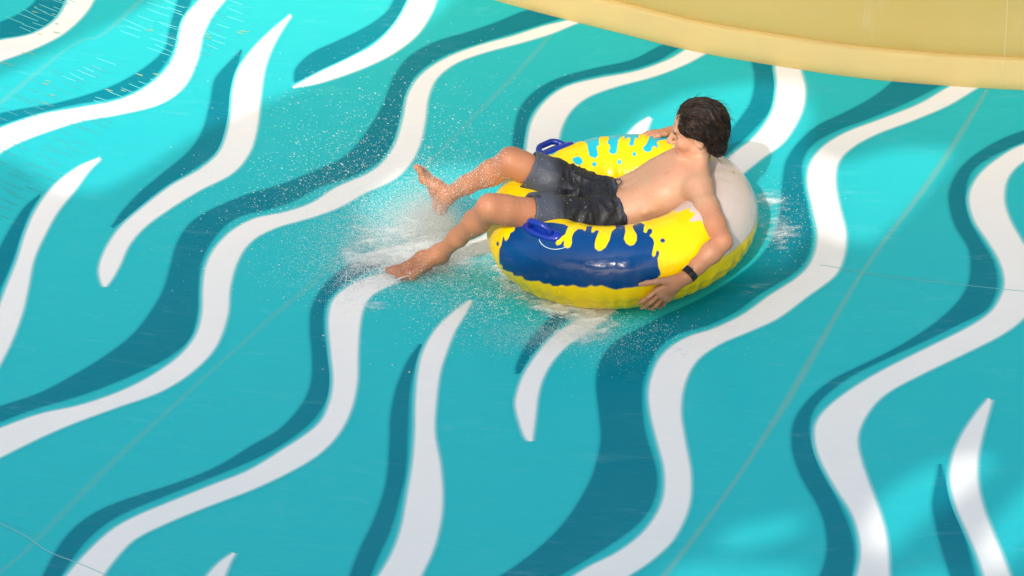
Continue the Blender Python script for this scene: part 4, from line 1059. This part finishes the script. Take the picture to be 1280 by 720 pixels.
box_obj("watch_case", top, xa, (.027, .031, .010), M_STRAP, watch)
box_obj("metal_edge", top - xa[:, 1] * .0155, xa, (.023, .003, .006), simple("brushed_metal", (.6, .61, .63), .25), watch, .001)
box_obj("watch_screen", top + xa[:, 2] * .0042, xa, (.020, .024, .003), simple("black_glass", (.004, .004, .005), .06), watch, .001)

# ------------------------------------------------------------------ water: foam sheet, wake and spray
def dens(x, y):
    w = np.zeros_like(x); r = np.hypot(x, y); a = np.degrees(np.arctan2(y, x))
    def gb(cx, cy, sx, sy, amp, rot=0):
        c_, s_ = math.cos(rot), math.sin(rot); u_ = (x - cx) * c_ + (y - cy) * s_; v_ = -(x - cx) * s_ + (y - cy) * c_
        return amp * np.exp(-(u_ / sx) ** 2 - (v_ / sy) ** 2)
    w += gb(-.95, .30, .38, .42, .62)            # churned water round the far foot
    w += gb(-.74, .16, .24, .20, .42)
    w += gb(-.60, -.26, .18, .14, .26)
    w += gb(-1.05, -.20, .30, .22, .30, .3)
    # collar of foam along the tube's front and near-left edge
    ring = np.exp(-((r - .46) / .10) ** 2)
    w += .62 * ring * np.exp(-((a + 140) / 38) ** 2)
    w += .28 * ring * np.exp(-((np.abs(a) - 180) / 30) ** 2)
    w += gb(-.16, -.57, .12, .10, .62, -.5)
    w += gb(-.32, -.62, .20, .10, .42, -.4)
    w += gb(.02, -.80, .20, .14, .30, -.4)
    w += gb(.18, -.86, .14, .05, .34, -.9)
    w += .58 * np.exp(-((r - .62) / .15) ** 2) * np.exp(-((a - 12) / 42) ** 2)     # wake behind the tube
    w += .20 * np.exp(-((r - .60) / .10) ** 2) * np.exp(-((a + 50) / 35) ** 2)
    w += gb(.64, .30, .14, .10, .26)
    return w * .66 + .22 * ring * np.exp(-((a + 122) / 26) ** 2)
nx_, ny_ = 420, 400
gx, gy = np.meshgrid(np.linspace(-1.75, 1.15, nx_), np.linspace(-1.25, 1.15, ny_), indexing='ij')
x, y = gx.ravel(), gy.ravel()
w = dens(x, y)
q = np.c_[x, y, 0 * x]
rid = 1 - np.abs(fbm(q @ np.diag((7, 13, 1)), 4, 11)) * 2.2
w = w + .16 * fbm(q * 5, 4, 2) * (w > .05) + .18 * rid * np.clip(w * 2, 0, 1)
w = np.where(dens(x, y) < .06, 0, w)
hgt = np.clip(w, 0, 1) * (.010 + .022 * np.clip(rid, 0, 1) + .010 * fbm(q * 22, 3, 5))
V = np.c_[x, y, fz(x, y) + .006 + np.clip(hgt, 0, .05)]
gi = np.arange(nx_ * ny_).reshape(nx_, ny_); Fq = quad(gi)
keep = (w[Fq] > .09).any(1); Fq = Fq[keep]
used = np.unique(Fq); remap = np.full(len(V), -1); remap[used] = np.arange(len(used))
M_FOAM = foam_material()
fo = mesh_obj("foam", V[used], remap[Fq], M_FOAM, attrs={"foam": np.clip(w[used], 0, 1.2)})
tag(fo, "white churned foam and running water around the tube and feet", "foam", kind="stuff")

M_DROP, nt, b = new_mat("water_droplets")
b.inputs['Base Color'].default_value = (.95, .97, .97, 1); b.inputs['Roughness'].default_value = .25
tl = N(nt, "ShaderNodeBsdfTranslucent"); tl.inputs[0].default_value = (.96, .98, .98, 1)
dm = N(nt, "ShaderNodeMixShader"); dm.inputs[0].default_value = .5
L(nt, b.outputs[0], dm.inputs[1]); L(nt, tl.outputs[0], dm.inputs[2]); L(nt, dm.outputs[0], nt.nodes["Material Output"].inputs[0])
b.inputs['IOR'].default_value = 1.33
OV = np.array([(1, 0, 0), (-1, 0, 0), (0, 1, 0), (0, -1, 0), (0, 0, 1), (0, 0, -1)], float)
OF = np.array([(0, 2, 4), (2, 1, 4), (1, 3, 4), (3, 0, 4), (2, 0, 5), (1, 2, 5), (3, 1, 5), (0, 3, 5)])
def drops(P, r, stretch=None):
    n = len(P); V = OV[None] * r[:, None, None]
    if stretch is not None:
        d, s_ = stretch; V = V + (V @ np.array(d))[..., None] * np.array(d) * s_
    V = (V + P[:, None]).reshape(-1, 3); Fq = (OF[None] + 6 * np.arange(n)[:, None, None]).reshape(-1, 3)
    return V, Fq
clouds = []
def cloud(c, s, n, r=(.0006, .0016), curve=1.0):
    P = rng.normal(size=(n, 3)) * np.array(s) + np.array(c); R = r[0] + (r[1] - r[0]) * rng.random(n) ** 3
    fl = fz(P[:, 0], P[:, 1]) + .008; P[:, 2] = np.where(P[:, 2] < fl, fl + np.abs(P[:, 2] - fl) * .3, P[:, 2])
    ok = (np.abs(np.hypot(np.hypot(P[:, 0], P[:, 1]) - R1, P[:, 2] - R2)) > R2 + .003)
    clouds.append((P[ok], R[ok]))
mist = []
def fine(c, s_, n, r=(.0004, .0009)):
    P = rng.normal(size=(n, 3)) * np.array(s_) + np.array(c); fl = fz(P[:, 0], P[:, 1]) + .006
    P[:, 2] = np.where(P[:, 2] < fl, fl + np.abs(P[:, 2] - fl) * .5, P[:, 2])
    ok = (np.abs(np.hypot(np.hypot(P[:, 0], P[:, 1]) - R1, P[:, 2] - R2)) > R2 + .003); mist.append((P[ok], r[0] + (r[1] - r[0]) * rng.random(n)[ok]))
fine((-.715, .275, .09), (.035, .05, .035), 15000)
fine((-.76, .27, .13), (.055, .06, .05), 20000)
fine((-.82, .27, .10), (.10, .10, .06), 24000)
fine((-.92, .22, .09), (.15, .15, .06), 14000)
fine((-.72, .02, .05), (.13, .12, .035), 5000)
fine((-1.05, .40, .12), (.25, .28, .10), 5000)
fine((-.33, -.58, .035), (.16, .06, .025), 5000)
fine((-.66, .20, .28), (.10, .08, .07), 5000)
cloud((-.80, .26, .12), (.07, .07, .06), 5000)
cloud((-.84, .26, .09), (.14, .16, .07), 5000)
cloud((-.95, .20, .10), (.18, .20, .08), 4500)
cloud((-.78, .30, .24), (.05, .05, .08), 1600)
cloud((-1.00, .10, .03), (.16, .12, .03), 4000)
cloud((-.72, -.02, .03), (.16, .12, .025), 4500)
cloud((-1.10, .65, .18), (.26, .34, .12), 1500, (.0006, .0022))
cloud((-.95, .95, .20), (.28, .30, .12), 700, (.0006, .0022))
cloud((-1.25, .35, .12), (.3, .3, .10), 500, (.0006, .0022))
cloud((-.60, -.30, .04), (.12, .12, .03), 2800)
cloud((-.25, -.60, .03), (.14, .07, .025), 2600)
cloud((.0, -.72, .025), (.16, .09, .02), 700)
cloud((.68, .10, .03), (.09, .2, .02), 500)
cloud((-.55, .30, .40), (.12, .12, .10), 500)
cloud((-.85, .5, .3), (.25, .25, .15), 350, (.0012, .0034))
cloud((-.70, -.1, .06), (.25, .25, .05), 420, (.0012, .0034))
# beads of water on the shins, thighs and shorts
def beads(V, n, sel, r=(.0007, .0020)):
    i = np.where(sel)[0]; i = rng.choice(i, n); clouds.append((V[i] + rng.normal(size=(n, 3)) * .0006, r[0] + (r[1] - r[0]) * rng.random(n) ** 3))
shinR = (np.abs(bV[:, 1] - .2) < .16) & (bV[:, 0] < -.42) & (bV[:, 1] > .08)
beads(bV, 350, (bV[:, 0] > -.02) & (bV[:, 2] > .25), (.0005, .0013)); beads(bV, 2600, shinR); beads(bV, 400, (bV[:, 0] < -.3) & ~shinR, (.0005, .0013)); beads(sV, 500, sV[:, 0] < -.12, (.0005, .0015))
P = np.vstack([c_[0] for c_ in clouds]); R = np.concatenate([c_[1] for c_ in clouds])
V, Fq = drops(P, R, ((-.8, .5, .33), .8))
MP = np.vstack([c_[0] for c_ in mist]); MR = np.concatenate([c_[1] for c_ in mist])
TV = np.array([(1, 1, 1), (1, -1, -1), (-1, 1, -1), (-1, -1, 1)]) * .8; TF = np.array([(0, 1, 2), (0, 3, 1), (0, 2, 3), (1, 3, 2)])
V2 = (TV[None] * MR[:, None, None] + MP[:, None]).reshape(-1, 3); F2 = (TF[None] + 4 * np.arange(len(MP))[:, None, None]).reshape(-1, 3)
Fq = np.vstack([Fq, F2 + len(V)]); V = np.vstack([V, V2])
sp = mesh_obj("water_spray", V, Fq, M_DROP, smooth=True)
tag(sp, "fine white spray of droplets flying from the boy's feet", "spray", kind="stuff")

# thin strands of splashing water
SV, SF = [], []
def strand(p, d, ln, w, curl=0.):
    pts = []; q = Vector(p); d = Vector(d).normalized(); k_ = rng.uniform(-1, 1) * curl
    for i in range(9):
        pts.append(q.copy()); d = (d + Vector((k_ * .2, rng.normal() * .12, rng.normal() * .10 - .05))).normalized(); q = q + d * ln / 8
        fl = fz(q.x, q.y) + .006
        if q.z < fl: q.z = fl
    vv, ff = sweep_tube(pts, [w * math.sin(math.pi * (i + .6) / 9.6) + .0002 for i in range(9)], 5); n0 = len(SV); SV.extend(vv); SF.extend(tuple(j + n0 for j in f) for f in ff)
for i in range(150):      # fringe along the blue stripe by the near foot
    s_ = rng.random(); strand((-1.10 + .42 * s_ + rng.normal() * .02, -.06 + .24 * s_ + rng.normal() * .03, .03), (rng.normal() * .4 + .2, rng.normal() * .5 + .5, .5), rng.uniform(.02, .07), rng.uniform(.0006, .0014), 1)
for i in range(34):       # ropes and sheets of water thrown up by the far foot and the near heel
    c0 = (-.74, .26, .07) if i % 3 else (-.76, .04, .03)
    strand((c0[0] + rng.normal() * .04, c0[1] + rng.normal() * .05, c0[2] + abs(rng.normal()) * .03), (-.9 + rng.normal() * .4, rng.normal() * .6, .35 + rng.normal() * .3), rng.uniform(.04, .12), rng.uniform(.0006, .0020), 1.5)
for i in range(60):
    a = math.radians(rng.uniform(-165, -98)); r_ = rng.uniform(.42, .62)
    strand((r_ * math.cos(a), r_ * math.sin(a), .02), (math.cos(a) + rng.normal() * .5, math.sin(a) + rng.normal() * .5, .35), rng.uniform(.015, .045), rng.uniform(.0005, .0012), 2)
st = mesh_obj("splash_strands", [tuple(v) for v in SV], SF, M_DROP)
tag(st, "thin strands of splashing water beside the near foot and tube", "splash", kind="stuff")

# short water ripples, upper left, with glints and dark reflections painted as colour
M_RIP_D = simple("ripple_dark_paint", (.06, .33, .36), .15); M_RIP_L = simple("ripple_glint_paint", (.12, .56, .60), .3)
def ripple_set(name, rows_, mat, label):
    V, Fc = [], []
    for (x0, y0), (x1, y1), n, ln in rows_:
        for i in range(n):
            s_ = (i + rng.normal() * .15) / max(n - 1, 1); cx, cy = x0 + (x1 - x0) * s_ + rng.normal() * .01, y0 + (y1 - y0) * s_ + rng.normal() * .01
            l_ = ln * rng.uniform(.6, 1.2); a = math.radians(-38 + rng.normal() * 3); dx, dy = math.cos(a), math.sin(a); w_ = .0011
            n0 = len(V)
            for t_ in np.linspace(-.5, .5, 9):
                ww = w_ * (1 - (2 * t_) ** 2) + .0003; px_, py_ = cx + dx * l_ * t_, cy + dy * l_ * t_
                for o_, h_ in ((-1, 0), (0, .0022), (1, 0)):
                    X_, Y_ = px_ - dy * ww * o_, py_ + dx * ww * o_; V.append((X_, Y_, fz(X_, Y_) + .0014 + h_))
            for j in range(8):
                for k in range(2): q_ = n0 + j * 3 + k; Fc.append((q_, q_ + 3, q_ + 4, q_ + 1))
    o = mesh_obj(name, V, Fc, mat); tag(o, label, "ripples", kind="stuff")
RIPPLE_ROWS_D = RIPPLES_DARK; RIPPLE_ROWS_L = RIPPLES_LIGHT
ripple_set("dark_ripples", RIPPLE_ROWS_D, M_RIP_D, "short ripples with painted dark reflections in the thin water at upper left")
ripple_set("glint_ripples", RIPPLE_ROWS_L, M_RIP_L, "short ripples with painted bright glints in the thin water at upper left")
# brown mineral stains
M_STAIN = simple("brown_stain", (.24, .42, .26), .5)
V, Fc = [], []
for (cx, cy) in STAINS:
    for rep in range(2):
        a = math.radians(-30 + rng.normal() * 8); ln, w_ = rng.uniform(.02, .05), rng.uniform(.003, .006); ox, oy = rng.normal(size=2) * .02; n0 = len(V)
        for k in range(10):
            u_, v_ = math.cos(k * math.pi / 5) * ln / 2 * rng.uniform(.8, 1.1), math.sin(k * math.pi / 5) * w_ * rng.uniform(.6, 1.1)
            X_, Y_ = cx + ox + u_ * math.cos(a) - v_ * math.sin(a), cy + oy + u_ * math.sin(a) + v_ * math.cos(a); V.append((X_, Y_, fz(X_, Y_) + .0014))
        Fc.append(tuple(n0 + k for k in range(10)))
o = mesh_obj("stain", V, Fc, M_STAIN, slide, smooth=False); tag(o, kind="stuff")
